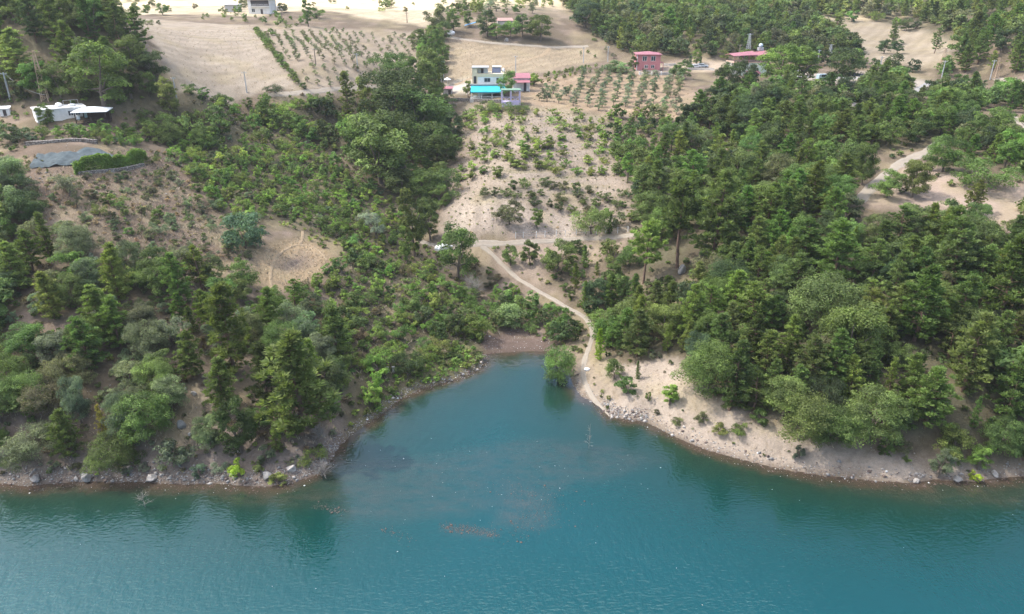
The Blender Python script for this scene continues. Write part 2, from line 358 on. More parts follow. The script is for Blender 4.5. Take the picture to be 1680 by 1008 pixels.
    fw = t.node('ShaderNodeTexWave'); fw.inputs['Scale'].default_value = .16; fw.inputs['Distortion'].default_value = 3.0; fw.inputs['Detail'].default_value = 3; fw.inputs['Detail Scale'].default_value = .6; t.l.new(t.mapped(p, (.35, 1, 0), (0, 0, .25)), fw.inputs[0])
    patch = t.noise(.11, 5, .65, p); fk = t.math('MULTIPLY', t.attr('furrow'), t.math('ADD', t.math('MULTIPLY', fw.outputs[1], .30), t.math('MULTIPLY_ADD', patch, 1.5, -.5)))
    cc = t.mix(t.math('MINIMUM', t.math('MAXIMUM', fk, 0.0), .65), cc, (.62, .60, .57, 1), 'MULTIPLY')
    t.base(cc); t.set(Roughness=.95); t.b.inputs['Specular IOR Level'].default_value = .15
    t.bump(t.math('ADD', f, t.math('MULTIPLY', g, .5)), .7, .25)
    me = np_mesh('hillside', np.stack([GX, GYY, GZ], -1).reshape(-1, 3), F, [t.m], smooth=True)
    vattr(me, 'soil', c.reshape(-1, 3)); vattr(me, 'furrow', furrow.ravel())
    tag(link_mesh('hillside', me), 'dry hillside of soil and straw coloured fields around the lake cove', 'hillside', kind='structure')
build_ground()

# ---------------------------------------------------------------- water
def build_water():
    def axis(core0, core1, step, out0, out1):
        a = list(np.arange(core0, core1 + step / 2, step)); g = step
        while a[-1] < out1: g *= 1.25; a.append(min(out1, a[-1] + g))
        b = []; g = step; q = core0
        while q > out0: g *= 1.25; q = max(out0, q - g); b.append(q)
        return np.array(b[::-1] + a)
    xs = axis(-95, 95, .6, -900, 900); ys = axis(70, 134, .6, -600, 140)
    X, Y = np.meshgrid(xs, ys); d = -sd_land(X, Y)
    nx = len(xs); idx = np.arange(X.size).reshape(X.shape)
    F = np.stack([idx[:-1, :-1], idx[:-1, 1:], idx[1:, 1:], idx[1:, :-1]], -1).reshape(-1, 4)
    keep = (d.ravel()[F] > -2.5).any(1)
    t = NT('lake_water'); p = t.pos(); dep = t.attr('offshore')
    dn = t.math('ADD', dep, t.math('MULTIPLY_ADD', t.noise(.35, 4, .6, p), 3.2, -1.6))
    col = t.ramp(t.math('MULTIPLY', dn, .036), [(0, (.070, .050, .036)), (.035, (.050, .042, .028)), (.10, (.014, .034, .022)), (.30, (.006, .036, .030)), (.70, (.002, .045, .046)), (1, (.002, .050, .056))])  # dark green nearshore stops: shallow-water tint plus bank tree reflections painted in
    # drifting brown scum: pine dust and chaff in streaks on the surface
    scum = t.math('MULTIPLY', t.attr('scum'), t.ramp(t.noise(.55, 7, .72, t.mapped(p, (.6, 1.2, 1), (0, 0, .12))), [(.30, (0, 0, 0)), (.70, (1, 1, 1))]))
    speck = t.ramp(t.noise(8, 2, .6, p), [(.42, (0, 0, 0)), (.58, (1, 1, 1))])
    scm = t.math('MULTIPLY', scum, t.math('MULTIPLY_ADD', speck, .45, .12))
    col = t.mix(scm, col, (.13, .078, .060, 1))
    t.base(col); t.set(Roughness=.05)
    t.b.inputs['IOR'].default_value = 1.46; t.b.inputs['Specular IOR Level'].default_value = .9
    t.b.inputs['Specular Tint'].default_value = (.70, .97, .98, 1)
    w1 = t.noise(1.15, 3, .62, t.mapped(p, (1.0, .42, 1), (0, 0, .35)))
    w2 = t.noise(2.3, 2, .5, t.mapped(p, (.5, 1.25, 1), (0, 0, -.5)))
    w3 = t.noise(.030, 3, .55, t.mapped(p, (.7, 1.3, 1)))
    h = t.math('ADD', t.math('MULTIPLY', w1, t.math('MAXIMUM', t.math('MULTIPLY_ADD', w3, 5.0, -1.85), .12)), t.math('MULTIPLY', w2, .38))
    t.bump(h, 1.0, .095)
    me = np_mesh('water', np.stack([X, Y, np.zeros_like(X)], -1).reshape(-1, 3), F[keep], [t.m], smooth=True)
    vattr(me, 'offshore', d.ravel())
    s = np.zeros(X.shape)
    for px, k in [([(560,745),(700,748),(860,718),(1000,728),(1095,755),(1010,785),(900,812),(800,845),(640,858),(560,855),(520,805)], .62), ([(820,800),(900,795),(912,860),(870,872),(810,862)], 1.0), ([(735,862),(775,868),(815,874),(805,880),(760,876),(728,868)], 1.6),
                  ([(1330,790),(1500,800),(1690,800),(1690,835),(1500,825),(1340,800)], .8), ([(280,800),(430,802),(560,795),(570,830),(420,835),(300,815)], .7), ([(-10,800),(300,800),(300,812),(-10,815)], .9), ([(800,585),(900,583),(900,600),(860,606),(810,604)], 1.0)]:
        P = np.array([at_z(u, v, 0)[:2] for u, v in px]); dd = seg_dist(X, Y, P, True).reshape(X.shape)
        s = np.maximum(s, k * np.clip(np.where(in_poly(X, Y, P), dd, -dd) / 3.0 + .35, 0, 1))
    vattr(me, 'scum', s.ravel())
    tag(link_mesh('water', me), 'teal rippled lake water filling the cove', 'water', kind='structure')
build_water()

# ---------------------------------------------------------------- the cloud whose shade lies over the cove
def build_cloud():
    A = 460.0; off = np.array([SUN_DIR.x, SUN_DIR.y]) / SUN_DIR.z * (A - 30)
    n = 110; U, V = np.meshgrid(np.linspace(-1, 1, n), np.linspace(-1, 1, n))
    X = U * 560; Y = V * 330 + 55
    r = np.clip(1 - np.maximum(np.abs(U), np.abs(V)) ** 4, 0, 1)
    th = 14 + 46 * np.abs(fbm(X / 120, Y / 120, 77, 5)) + 30 * (fbm(X / 260, Y / 260, 71, 3) * .5 + .5)
    th *= np.sqrt(r)
    wob = 40 * fbm(X / 150, Y / 150, 91, 4) * np.abs(V) ** 3
    X = X + off[0]; Y = Y + off[1] + wob
    top = np.stack([X, Y, A + th], -1).reshape(-1, 3); bot = np.stack([X, Y, A - th * .45], -1).reshape(-1, 3)
    idx = np.arange(n * n).reshape(n, n)
    f = np.stack([idx[:-1, :-1], idx[:-1, 1:], idx[1:, 1:], idx[1:, :-1]], -1).reshape(-1, 4)
    g = f[:, ::-1] + n * n
    t = NT('cloud_white'); N = t.n; N.remove(t.b)
    tr = t.node('ShaderNodeBsdfTransparent'); tl = t.node('ShaderNodeBsdfTranslucent'); tl.inputs[0].default_value = (.95, .96, .98, 1)
    tr.inputs[0].default_value = (1, 1, 1, 1); mx = t.node('ShaderNodeMixShader'); mx.inputs[0].default_value = .35
    t.l.new(tr.outputs[0], mx.inputs[1]); t.l.new(tl.outputs[0], mx.inputs[2]); t.l.new(mx.outputs[0], t.out.inputs[0])
    me = np_mesh('cloud', np.concatenate([top, bot]), np.concatenate([f, g]), [t.m], smooth=True)
    tag(link_mesh('cloud', me), 'broad white cloud drifting above the cove', 'cloud', kind='structure')
build_cloud()

# ---------------------------------------------------------------- paths and roads: thin sheets laid on the ground
def smooth_line(P, step=.8):
    P = np.array(P); out = []
    for i in range(len(P) - 1):
        p0, p1, p2, p3 = P[max(i - 1, 0)], P[i], P[i + 1], P[min(i + 2, len(P) - 1)]
        n = max(2, int(np.hypot(*(p2 - p1)) / step))
        for t in np.arange(n) / n:
            out.append(.5 * (2 * p1 + (p2 - p0) * t + (2 * p0 - 5 * p1 + 4 * p2 - p3) * t * t + (3 * p1 - p0 - 3 * p2 + p3) * t ** 3))
    return np.array(out + [P[-1]])
def track_mat(name, col, ruts=True):
    t = NT(name); p = t.pos(); n = t.noise(1.4, 5, .65, p); g = t.noise(7, 3, .6, p); s = t.attr('across')
    var = t.math('ADD', t.math('MULTIPLY_ADD', n, .55, .5), t.math('MULTIPLY_ADD', g, .4, -.05))
    c = t.node('ShaderNodeVectorMath', operation='SCALE'); c.inputs[0].default_value = col; t.l.new(var, c.inputs['Scale'])
    cc = c.outputs[0]
    if ruts:
        strip = t.ramp(s, [(0, (1, 1, 1)), (.12, (.5, .5, .5)), (.28, (0, 0, 0)), (.40, (.6, .6, .6)), (.60, (.6, .6, .6)), (.72, (0, 0, 0)), (.88, (.5, .5, .5)), (1, (1, 1, 1))])
        cc = t.mix(t.math('MULTIPLY', strip, t.math('MULTIPLY_ADD', n, 1.6, -.25)), cc, (.26, .215, .155, 1))
    t.base(cc); t.set(Roughness=.95); t.bump(g, .5, .06); return t.m
TRACKS = []
def ribbon(name, px, width, mat, label, cat, lift=.07):
    c = smooth_line([at(u, v)[:2] for u, v in px]); TRACKS.append((c, width))
    d = np.gradient(c, axis=0); d /= np.linalg.norm(d, axis=1)[:, None] + 1e-9; nrm = np.stack([-d[:, 1], d[:, 0]], 1)
    K = 7; s = np.linspace(0, 1, K); wob = 1 + .40 * fbm(c[:, 0] / 2.2, c[:, 1] / 2.2, 13, 3)
    P = c[:, None] + nrm[:, None] * ((s - .5) * width)[None, :, None] * wob[:, None, None]
    zz = H(P[..., 0], P[..., 1]); ctr = H(c[:, 0], c[:, 1])[:, None]
    z = zz * .75 + ctr * .25; z = np.maximum(z, zz + .02) + lift; z[:, 0] = zz[:, 0] - .15; z[:, -1] = zz[:, -1] - .15
    idx = np.arange(z.size).reshape(z.shape)
    F = np.stack([idx[:-1, :-1], idx[:-1, 1:], idx[1:, 1:], idx[1:, :-1]], -1).reshape(-1, 4)[:, ::-1]
    me = np_mesh(name, np.concatenate([P, z[..., None]], -1).reshape(-1, 3), F, [mat], smooth=True)
    vattr(me, 'across', np.tile(s, len(c)))
    return tag(link_mesh(name, me), label, cat, kind='structure')
m_track = track_mat('pale_track', (.305, .265, .218)); m_foot = track_mat('trodden_dust', (.305, .228, .142), False)
m_conc = track_mat('pale_concrete', (.33, .32, .305), False)
ribbon('dirt_path', [(1002,692),(984,668),(968,645),(958,622),(958,598),(966,572),(972,545),(964,526),(948,514),(925,502),(903,489),(880,476),(850,458),(826,436),(806,416),(790,404)], 1.15, m_track, 'pale dirt path climbing from the cove past the round shore tree', 'path')
ribbon('dirt_track', [(690,396),(715,403),(760,403),(820,400),(880,397),(940,393),(1010,390),(1050,385)], 1.7, m_track, 'pale level track cut below the orchard slope', 'track')
ribbon('dirt_road', [(1406,332),(1424,314),(1440,298),(1472,272),(1500,258),(1522,248),(1545,232)], 3.4, m_track, 'dirt road past the two round trees and reddish field', 'road')
ribbon('concrete_road', [(1499,153),(1510,145),(1521,138),(1528,134)], 2.3, m_conc, 'short stretch of pale concrete road between trees', 'road')
ribbon('paved_road', [(1290,126),(1330,127),(1370,128),(1405,129),(1430,126),(1455,122)], 4.0, m_conc, 'bright paved yard road beside the pavilion trees', 'road')
ribbon('dirt_road', [(440,157),(470,154),(500,152),(530,149),(560,146),(592,144),(626,145)], 2.6, m_track, 'pale dirt road along the foot of the stubble field', 'road')
ribbon('dirt_road', [(735,60),(760,65),(800,70),(850,74),(905,78),(940,77),(965,76)], 3.0, m_track, 'dirt road above the straw field behind the blue awning house', 'road')
ribbon('dirt_track', [(902,80),(895,88),(880,94),(860,101),(835,108),(800,120),(775,128),(745,140)], 2.4, m_foot, 'faint track curving down across the straw field to the house yard', 'track')
ribbon('dirt_path', [(446,474),(444,456),(446,438),(456,420),(472,408),(490,402),(508,404),(524,413),(536,428)], .7, m_foot, 'trodden loop path round the straw clearing', 'path')
ribbon('dirt_path', [(492,401),(496,390),(497,380)], .8, m_foot, 'short trodden spur at the head of the straw clearing', 'path')
ribbon('dirt_path', [(1690,214),(1672,200),(1655,190),(1630,182)], 2.6, m_track, 'pale dirt path among the trees at the frame edge', 'path')
ribbon('dirt_path', [(1630,128),(1650,132),(1690,133)], 2.6, m_track, 'dirt path above the orange bank', 'path')

# ---------------------------------------------------------------- plants: one of each kind, then copies
M_LEAF = foliage('leaves'); 
M_BARK = plain('bark', (.16, .125, .10), .9, .3, 6, bump=.5); M_BARKP = plain('pine_bark', (.17, .105, .075), .9, .3, 6, bump=.5)
M_DEAD = plain('dead_wood', (.25, .225, .20), .9, .25, 5)
def rnd_dirs(r, n):
    v = r.normal(size=(n, 3)); return v / np.linalg.norm(v, axis=1)[:, None]
def leaf_quads(r, c, nrm, L, W, spin=None):
    """quads centred on c, facing roughly nrm, L long and W wide"""
    n = len(c); a = np.cross(nrm, rnd_dirs(r, n)) if spin is None else spin
    a /= np.linalg.norm(a, axis=1)[:, None] + 1e-9; b = np.cross(nrm, a); b /= np.linalg.norm(b, axis=1)[:, None] + 1e-9
    a = a * (np.broadcast_to(L, n)[:, None] / 2); b = b * (np.broadcast_to(W, n)[:, None] / 2)
    return np.stack([c - a, c + b * 1.0 - a * .1, c + a, c - b * 1.0 - a * .1], 1)
def blob_leaves(r, ctr, rad, n, L, W, flat=.8, tone=None):
    """leaves over the shells of many clumps"""
    k = len(ctr); i = r.integers(0, k, n) if np.isscalar(n) else n; m = len(i)
    d = rnd_dirs(r, m); d[:, 2] = np.where(d[:, 2] < -.35, -d[:, 2] * .6, d[:, 2])
    q = r.uniform(.72, 1.08, m)[:, None]; c = ctr[i] + d * (rad[i, None] * q) * np.array([1, 1, flat])
    nrm = d * .75 + rnd_dirs(r, m) * .6; nrm[:, 2] += .25; nrm /= np.linalg.norm(nrm, axis=1)[:, None]
    Q = leaf_quads(r, c, nrm, L * r.uniform(.7, 1.35, m), W * r.uniform(.7, 1.35, m))
    t = (tone[i] if tone is not None else np.ones(m)) * r.uniform(.82, 1.2, m)
    return Q, t
def limb(p0, p1, r0, r1, seg=6):
    p0 = np.array(p0, float); p1 = np.array(p1, float); d = p1 - p0; d /= np.linalg.norm(d) + 1e-9
    a = np.cross(d, [.3, .9, .2]); a /= np.linalg.norm(a); b = np.cross(d, a)
    th = np.arange(seg) * 2 * np.pi / seg; ring = np.cos(th)[:, None] * a + np.sin(th)[:, None] * b
    V = np.concatenate([p0 + ring * r0, p1 + ring * r1]); j = np.arange(seg); k = (j + 1) % seg
    return V, np.stack([j, k, k + seg, j + seg], 1)
def limbs_mesh(name, limbs, mat):
    Vs, Fs, o = [], [], 0
    for l in limbs:
        V, F = limb(*l); Vs.append(V); Fs.append(F + o); o += len(V)
    return np.concatenate(Vs), np.concatenate(Fs)
def finish(name, Q, tone, limbs, bark):
    """crown mesh, trunk mesh, and both in one mesh for copies too small to show their parts"""
    n = len(Q); V = Q.reshape(-1, 3); F = np.arange(n * 4).reshape(n, 4)
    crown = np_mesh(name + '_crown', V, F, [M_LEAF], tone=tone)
    LV, LF = limbs_mesh(name, limbs, bark); trunk = np_mesh(name + '_trunk', LV, LF, [bark], tone=np.ones(len(LF)), smooth=True)
    both = np_mesh(name, np.concatenate([V, LV]), np.concatenate([F, LF + len(V)]), [M_LEAF, bark], mi=np.r_[np.zeros(n, int), np.ones(len(LF), int)], tone=np.r_[tone, np.ones(len(LF))])
    return dict(crown=crown, trunk=trunk, both=both, h=1.0)
def norm_to(Q, limbs, hgt):
    s = 1.0 / hgt; return Q * s, [(np.array(a) * s, np.array(b) * s, c * s, d * s) for a, b, c, d in limbs]
def make_pine(seed, spread=3.0, base=.16, top=.9, dens=1.0, tiers=13, tuft=20, fine=1.0):
    r = np.random.default_rng(seed); hgt = 10.0; Qs, Ts = [], []; lean = r.normal(size=2) * .25
    axis = lambda z: np.array([lean[0] * (z / hgt) ** 2 + .12 * math.sin(z * .9 + seed), lean[1] * (z / hgt) ** 2, z])
    L = [(axis(0), axis(hgt * .35), .20, .15), (axis(hgt * .35), axis(hgt * .7), .15, .09), (axis(hgt * .7), axis(hgt * .97), .09, .03)]
    for k in range(tiers):
        f = k / (tiers - 1); z = hgt * (base + (0.97 - base) * f ** .92); prof = (1 - f) ** top * (.62 + .38 * min(1, f * 5)) + .07
        nb = max(3, int(r.integers(4, 7) * dens)); ph = r.uniform(0, 6.3)
        for j in range(nb):
            th = ph + j * 6.283 / nb + r.normal() * .3; ln = spread * prof * r.uniform(.55, 1.2)
            if r.random() < .08: continue
            up = r.uniform(.05, .42) + .6 * f; d = np.array([math.cos(th), math.sin(th), 0]); p0 = axis(z)
            tipz = ln * up; L.append((p0, p0 + d * ln * .8 + np.array([0, 0, tipz * .6]), .05, .015))
            ns = max(2, int(round(ln * 2.3))); side = np.array([-d[1], d[0], 0])
            for q in range(ns):
                s = (q + .8 + r.uniform(-.3, .3)) / ns
                c = p0 + d * ln * s + np.array([0, 0, tipz * s * s]) + side * r.normal() * .30 * ln * (s * .6 + .1) + r.normal(size=3) * .1
                if s < .22 and f < .8: continue
                n = int(tuft * r.uniform(.7, 1.3)); rr = .50 * (.75 + .25 * fine) * r.uniform(.75, 1.25)
                a = rnd_dirs(r, n); a[:, 2] = np.abs(a[:, 2]) * .9 + .12; a[:, :2] += d[:2] * .5; a /= np.linalg.norm(a, axis=1)[:, None]
                cc = c + a * rr * r.uniform(.5, 1.0, n)[:, None]; nrm = np.cross(a, rnd_dirs(r, n)); nrm /= np.linalg.norm(nrm, axis=1)[:, None] + 1e-9
                nrm[nrm[:, 2] < 0] *= -1
                Qs.append(leaf_quads(r, cc, nrm, fine * .56 * r.uniform(.8, 1.3, n), .20 * fine, spin=a.copy()))
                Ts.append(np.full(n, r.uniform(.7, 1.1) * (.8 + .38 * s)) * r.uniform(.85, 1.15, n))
    Q = np.concatenate(Qs); T = np.concatenate(Ts); Q, L = norm_to(Q, L, max(hgt, Q[..., 2].max())); return finish('pine', Q, T, L, M_BARKP)
def make_round(seed, name='oak', wid=.95, low=.10, lobes=15, subs=5, leaf=.036, asp=.62, n=4200, flat=.85, top=1.0, rough=.3, stems=1, bark=None, tonevar=.36):
    """broad crown: lobes of clumps about an uneven body, unit height"""
    r = np.random.default_rng(seed); C, R, T = [], [], []
    squ = r.uniform(.85, 1.15)
    for k in range(lobes):
        d = rnd_dirs(r, 1)[0]; f = (k + .5) / lobes; d[2] = -.80 + 1.78 * f ** 1.05 + r.normal() * .08      # lobes from the skirt to the top
        hz = math.sqrt(max(.05, 1 - min(.97, abs(d[2])) ** 3.0)); d[:2] *= hz / (np.linalg.norm(d[:2]) + 1e-6)
        m = r.uniform(.52, .78) * (1 + rough * r.normal() * .45)
        body = np.array([wid / 2 * squ, wid / 2 / squ, (1 - low) / 2 * top])
        c = np.array([0, 0, low + (1 - low) * .5]) + d * np.array([m, m, .78]) * body
        lr = r.uniform(.15, .25) * wid; lt = 1 + r.normal() * tonevar * .5
        for q in range(subs):
            e = rnd_dirs(r, 1)[0]; e[2] = abs(e[2]) - .3
            C.append(c + e * lr * r.uniform(.35, .85)); R.append(lr * r.uniform(.40, .66)); T.append(lt * (1 + r.normal() * tonevar * .4))
    C = np.array(C); R = np.array(R); T = np.clip(np.array(T), .55, 1.5); C[:, 2] = np.maximum(C[:, 2], R * .4 + low * .4)
    w = R ** 2; i = r.choice(len(C), n, p=w / w.sum())
    Q, t = blob_leaves(r, C, R, i, leaf, leaf * asp, flat, T)
    s = 1 / max(.2, np.percentile(Q[..., 2], 99.7)); L = []
    for q in range(stems):
        o = r.normal(size=2) * .03 * (stems > 1)
        b = np.array([o[0], o[1], 0]); m = np.array([o[0] * 2 + r.normal() * .03, o[1] * 2, low + .28]); L.append((b, m, .032, .022))
        for k in range(6):
            c = C[r.integers(len(C))]; L.append((m - np.array([0, 0, .08 * r.random()]), m + (c - m) * .85, .016, .005))
    Q, L = norm_to(Q, L, 1 / s); return finish(name, Q, t, L, bark or M_BARK)
def make_tall(seed, wid=.55, n=7500, leaf=.030): 
    return make_round(seed, 'broadleaf', wid, .06, 28, 5, leaf, .7, n, .95, 1.12, .25)
P = dict(
 pine_tree=[make_pine(s, sp, b, tp, d, ti, 27, fine=.84) for s, sp, b, tp, d, ti in [(1,2.7,.12,.78,1,12),(2,2.4,.10,.88,1,13),(3,2.9,.18,.62,1,11),(4,2.2,.10,.95,1.05,13),(5,2.8,.20,.6,.95,10),(6,2.5,.10,.75,1.1,12)]],
 umbrella_pine=[make_pine(31, 2.9, .42, .62, 1.1, 9, 26), make_pine(32, 2.5, .50, .55, 1.1, 8, 28)],
 young_pine=[make_pine(s, 2.1, .06, 1.0, 1.0, 12, 15) for s in (11, 12, 13)],
 oak_tree=[make_round(s, 'oak', w, lo, lb, 5, .042, .64, 6000, .85, 1, ro) for s, w, lo, lb, ro in [(21,.98,.03,19,.3),(22,1.12,.02,22,.35),(23,.90,.03,18,.25),(24,1.02,.06,17,.4),(25,1.25,.02,24,.35),(26,.80,.03,17,.3)]],
 big_oak=[make_round(s, 'oak', w, .0, 36, 4, .027, .68, 16000, .85, 1, .3, tonevar=.42) for s, w in [(91,1.05),(92,1.2),(93,.92)]],
 big_pine=[make_pine(s, sp, b, tp, 1.15, ti, 34, fine=.72) for s, sp, b, tp, ti in [(95,2.8,.10,.78,14),(96,2.5,.12,.85,15),(97,2.9,.10,.70,14)]],
 broadleaf_tree=[make_tall(s, w) for s, w in [(41,.62),(42,.75),(43,.5),(44,.85)]],
 fig_tree=[make_round(s, 'fig', 1.1, .0, 24, 6, .050, .8, 4200, .85) for s in (51, 52)],
 olive_tree=[make_round(s, 'olive', w, .10, 14, 5, .055, .34, 3000, .85, 1, .4, 2) for s, w in [(61,.95),(62,1.05),(63,.85)]],
 fruit_tree=[make_round(s, 'fruit', w, .04, 13, 4, .070, .5, 2000, .9, 1, .5, 3) for s, w in [(71,.9),(72,1.1),(73,.75),(74,1.3)]],
 bush=[make_round(s, 'bush', w, .0, 13, 4, .075, .62, 1900, .85, 1, .45, 3) for s, w in [(81,1.2),(82,1.5),(83,1.0),(84,1.8),(85,.85)]],
)
TINT = dict(lime=(.245, .320, .085), strawy=(.330, .275, .165), dark=(0.088, 0.124, 0.050), deep=(0.075, 0.113, 0.052), mid=(.130, .190, .060), olive_green=(.150, .200, .066), yellow_green=(0.203, 0.254, 0.075), bright=(.185, .285, .068), vivid=(0.339, 0.452, 0.062), fresh=(.145, .230, .066),
            grey_green=(.175, .212, .125), silver=(.235, .275, .200), blue_green=(0.133, 0.194, 0.122), pale=(0.237, 0.299, 0.147), brownish=(0.192, 0.156, 0.096), yellowing=(0.328, 0.294, 0.085), dull=(0.153, 0.169, 0.088))
TWORD = dict(lime='light green', strawy='straw coloured', dark='dark green', deep='deep green', mid='mid green', olive_green='olive green', yellow_green='yellow-green', bright='bright green', vivid='vivid yellow-green', fresh='fresh green', grey_green='grey-green',
             silver='silvery', blue_green='bluish green', pale='pale green', brownish='brownish', yellowing='yellowing', dull='dull green')
PLANTS = []   # dict(kind, x, y, h, wf, tint, label, group, zone)
def plan(kind, x, y, h, tint='mid', wf=1.0, label=None, zone=None, group=None, proto=None, rz=None):
    d = dict(kind=kind, x=float(x), y=float(y), h=float(h), wf=wf, tint=tint, label=label, zone=zone, group=group, proto=proto, rz=rz)
    z = float(H(x, y)); d['z'] = z; d['px'] = h / mpp((x, y, z)); d['u'], d['v'], _ = [float(q) for q in project(np.array([x, y, z]))]
    PLANTS.append(d); return d
CAT = dict(pine_tree='pine', umbrella_pine='pine', young_pine='pine', oak_tree='oak', broadleaf_tree='tree', fig_tree='fig tree', olive_tree='olive tree', fruit_tree='fruit tree', bush='bush')
def col_jit(t, r, a=.16):
    c = np.array(TINT[t]) * (1 + r.normal() * a) * (1 + r.normal(size=3) * a * .35); return tuple(np.clip(c, .01, .5)) + (1.0,)
def put_plant(d, r):
    kd = d['kind']; kd = 'big_oak' if kd == 'oak_tree' and d['px'] > 56 else 'big_pine' if kd == 'pine_tree' and d['px'] > 88 else kd
    pr = P[kd]; pr = pr[(d['proto'] % len(pr)) if d['proto'] is not None else int(r.integers(len(pr)))]
    name = 'pine_tree' if d['kind'] in ('umbrella_pine', 'young_pine') else d['kind']
    s = d['h']; d['wf'] *= 1.2 if kd in ('pine_tree', 'big_pine', 'broadleaf_tree') else 1.0; sc = (s * d['wf'] * r.uniform(.9, 1.12), s * d['wf'] * r.uniform(.9, 1.12), s); rz = d['rz'] if d['rz'] is not None else r.uniform(0, 6.28)
    sink = .03 * s + (.10 * s if d['kind'] in ('bush', 'fruit_tree', 'fig_tree') else 0)
    col = col_jit(d['tint'], r)
    if d['px'] >= 34 and d['kind'] != 'bush':
        o = empty(name, (d['x'], d['y'], d['z'] - sink), rz); o.scale = sc; o.rotation_euler = (r.normal() * .03, r.normal() * .03, rz)
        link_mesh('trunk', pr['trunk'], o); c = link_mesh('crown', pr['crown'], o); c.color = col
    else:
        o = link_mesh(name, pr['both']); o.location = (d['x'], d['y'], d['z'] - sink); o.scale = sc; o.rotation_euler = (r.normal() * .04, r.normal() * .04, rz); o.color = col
    tag(o, d['label'], CAT[d['kind']], d['group'])
def merged(name, items, r, label, cat, lod=.45, mat=None):
    """many far or small plants in one mesh, each with fewer, larger leaves"""
    Qs, Ts, Cs = [], [], []; cache = {}
    for d in items:
        pl = P[d['kind']]; i = int(r.integers(len(pl))); key = (d['kind'], i)
        if key not in cache:
            me = pl[i]['crown']; n = len(me.polygons); V = np.empty(n * 12, np.float32); me.vertices.foreach_get('co', V); t = np.empty(n, np.float32); me.attributes['tone'].data.foreach_get('value', t)
            cache[key] = (V.reshape(n, 4, 3), t)
        V, t = cache[key]; k = r.choice(len(V), max(60, int(len(V) * lod)), replace=False); q = V[k].copy(); c0 = q.mean(1, keepdims=True); q = c0 + (q - c0) * (1 / lod) ** .5
        a = r.uniform(0, 6.28); ca, sa = math.cos(a), math.sin(a); q = q @ np.array([[ca, sa, 0], [-sa, ca, 0], [0, 0, 1]]) * np.array([d['h'] * d['wf'], d['h'] * d['wf'], d['h']])
        Qs.append(q + np.array([d['x'], d['y'], d['z'] - .06 * d['h']])); Ts.append(t[k]); Cs.append(np.tile(np.array(col_jit(d['tint'], r)[:3]), (len(k) * 4, 1)))
    Q = np.concatenate(Qs); n = len(Q)
    me = np_mesh(name, Q.reshape(-1, 3), np.arange(n * 4).reshape(n, 4), [mat or M_MASS], tone=np.concatenate(Ts)); vattr(me, 'tint', np.concatenate(Cs))
    return tag(link_mesh(name, me), label, cat, kind='stuff')
def foliage_mass():
    t = NT('mass_leaves'); c = t.attr('tint', 0); tone = t.attr('tone'); n = t.noise(.35, 3, .6, t.pos()); k = t.math('MULTIPLY', t.math('MULTIPLY_ADD', n, 1.3, .35), tone)
    sc = t.node('ShaderNodeVectorMath', operation='SCALE'); t.l.new(c, sc.inputs[0]); t.l.new(k, sc.inputs['Scale'])
    t.base(sc.outputs[0]); t.set(Roughness=.65); t.b.inputs['Specular IOR Level'].default_value = .2
    tr = t.node('ShaderNodeBsdfTranslucent'); t.l.new(t.mix(1.0, sc.outputs[0], (1.35, 1.25, .75, 1), 'MULTIPLY'), tr.inputs[0]); mx = t.node('ShaderNodeMixShader'); mx.inputs[0].default_value = .40
    t.l.new(t.b.outputs[0], mx.inputs[1]); t.l.new(tr.outputs[0], mx.inputs[2]); t.l.new(mx.outputs[0], t.out.inputs[0]); return t.m
M_MASS = foliage_mass()

# ---------------------------------------------------------------- planting plan
pr_ = np.random.default_rng(101)
ORD = {1:'first',2:'second',3:'third',4:'fourth',5:'fifth',6:'sixth',7:'seventh',8:'eighth',9:'ninth',10:'tenth',11:'eleventh',12:'twelfth',13:'thirteenth',14:'fourteenth',15:'fifteenth',16:'sixteenth',17:'seventeenth',18:'eighteenth',19:'nineteenth',
       20:'twentieth',30:'thirtieth',40:'fortieth',50:'fiftieth'}
TENS = {2:'twenty',3:'thirty',4:'forty',5:'fifty',6:'sixty'}
def ordw(n): return ORD.get(n) or TENS[n // 10] + '-' + ORD[n % 10]
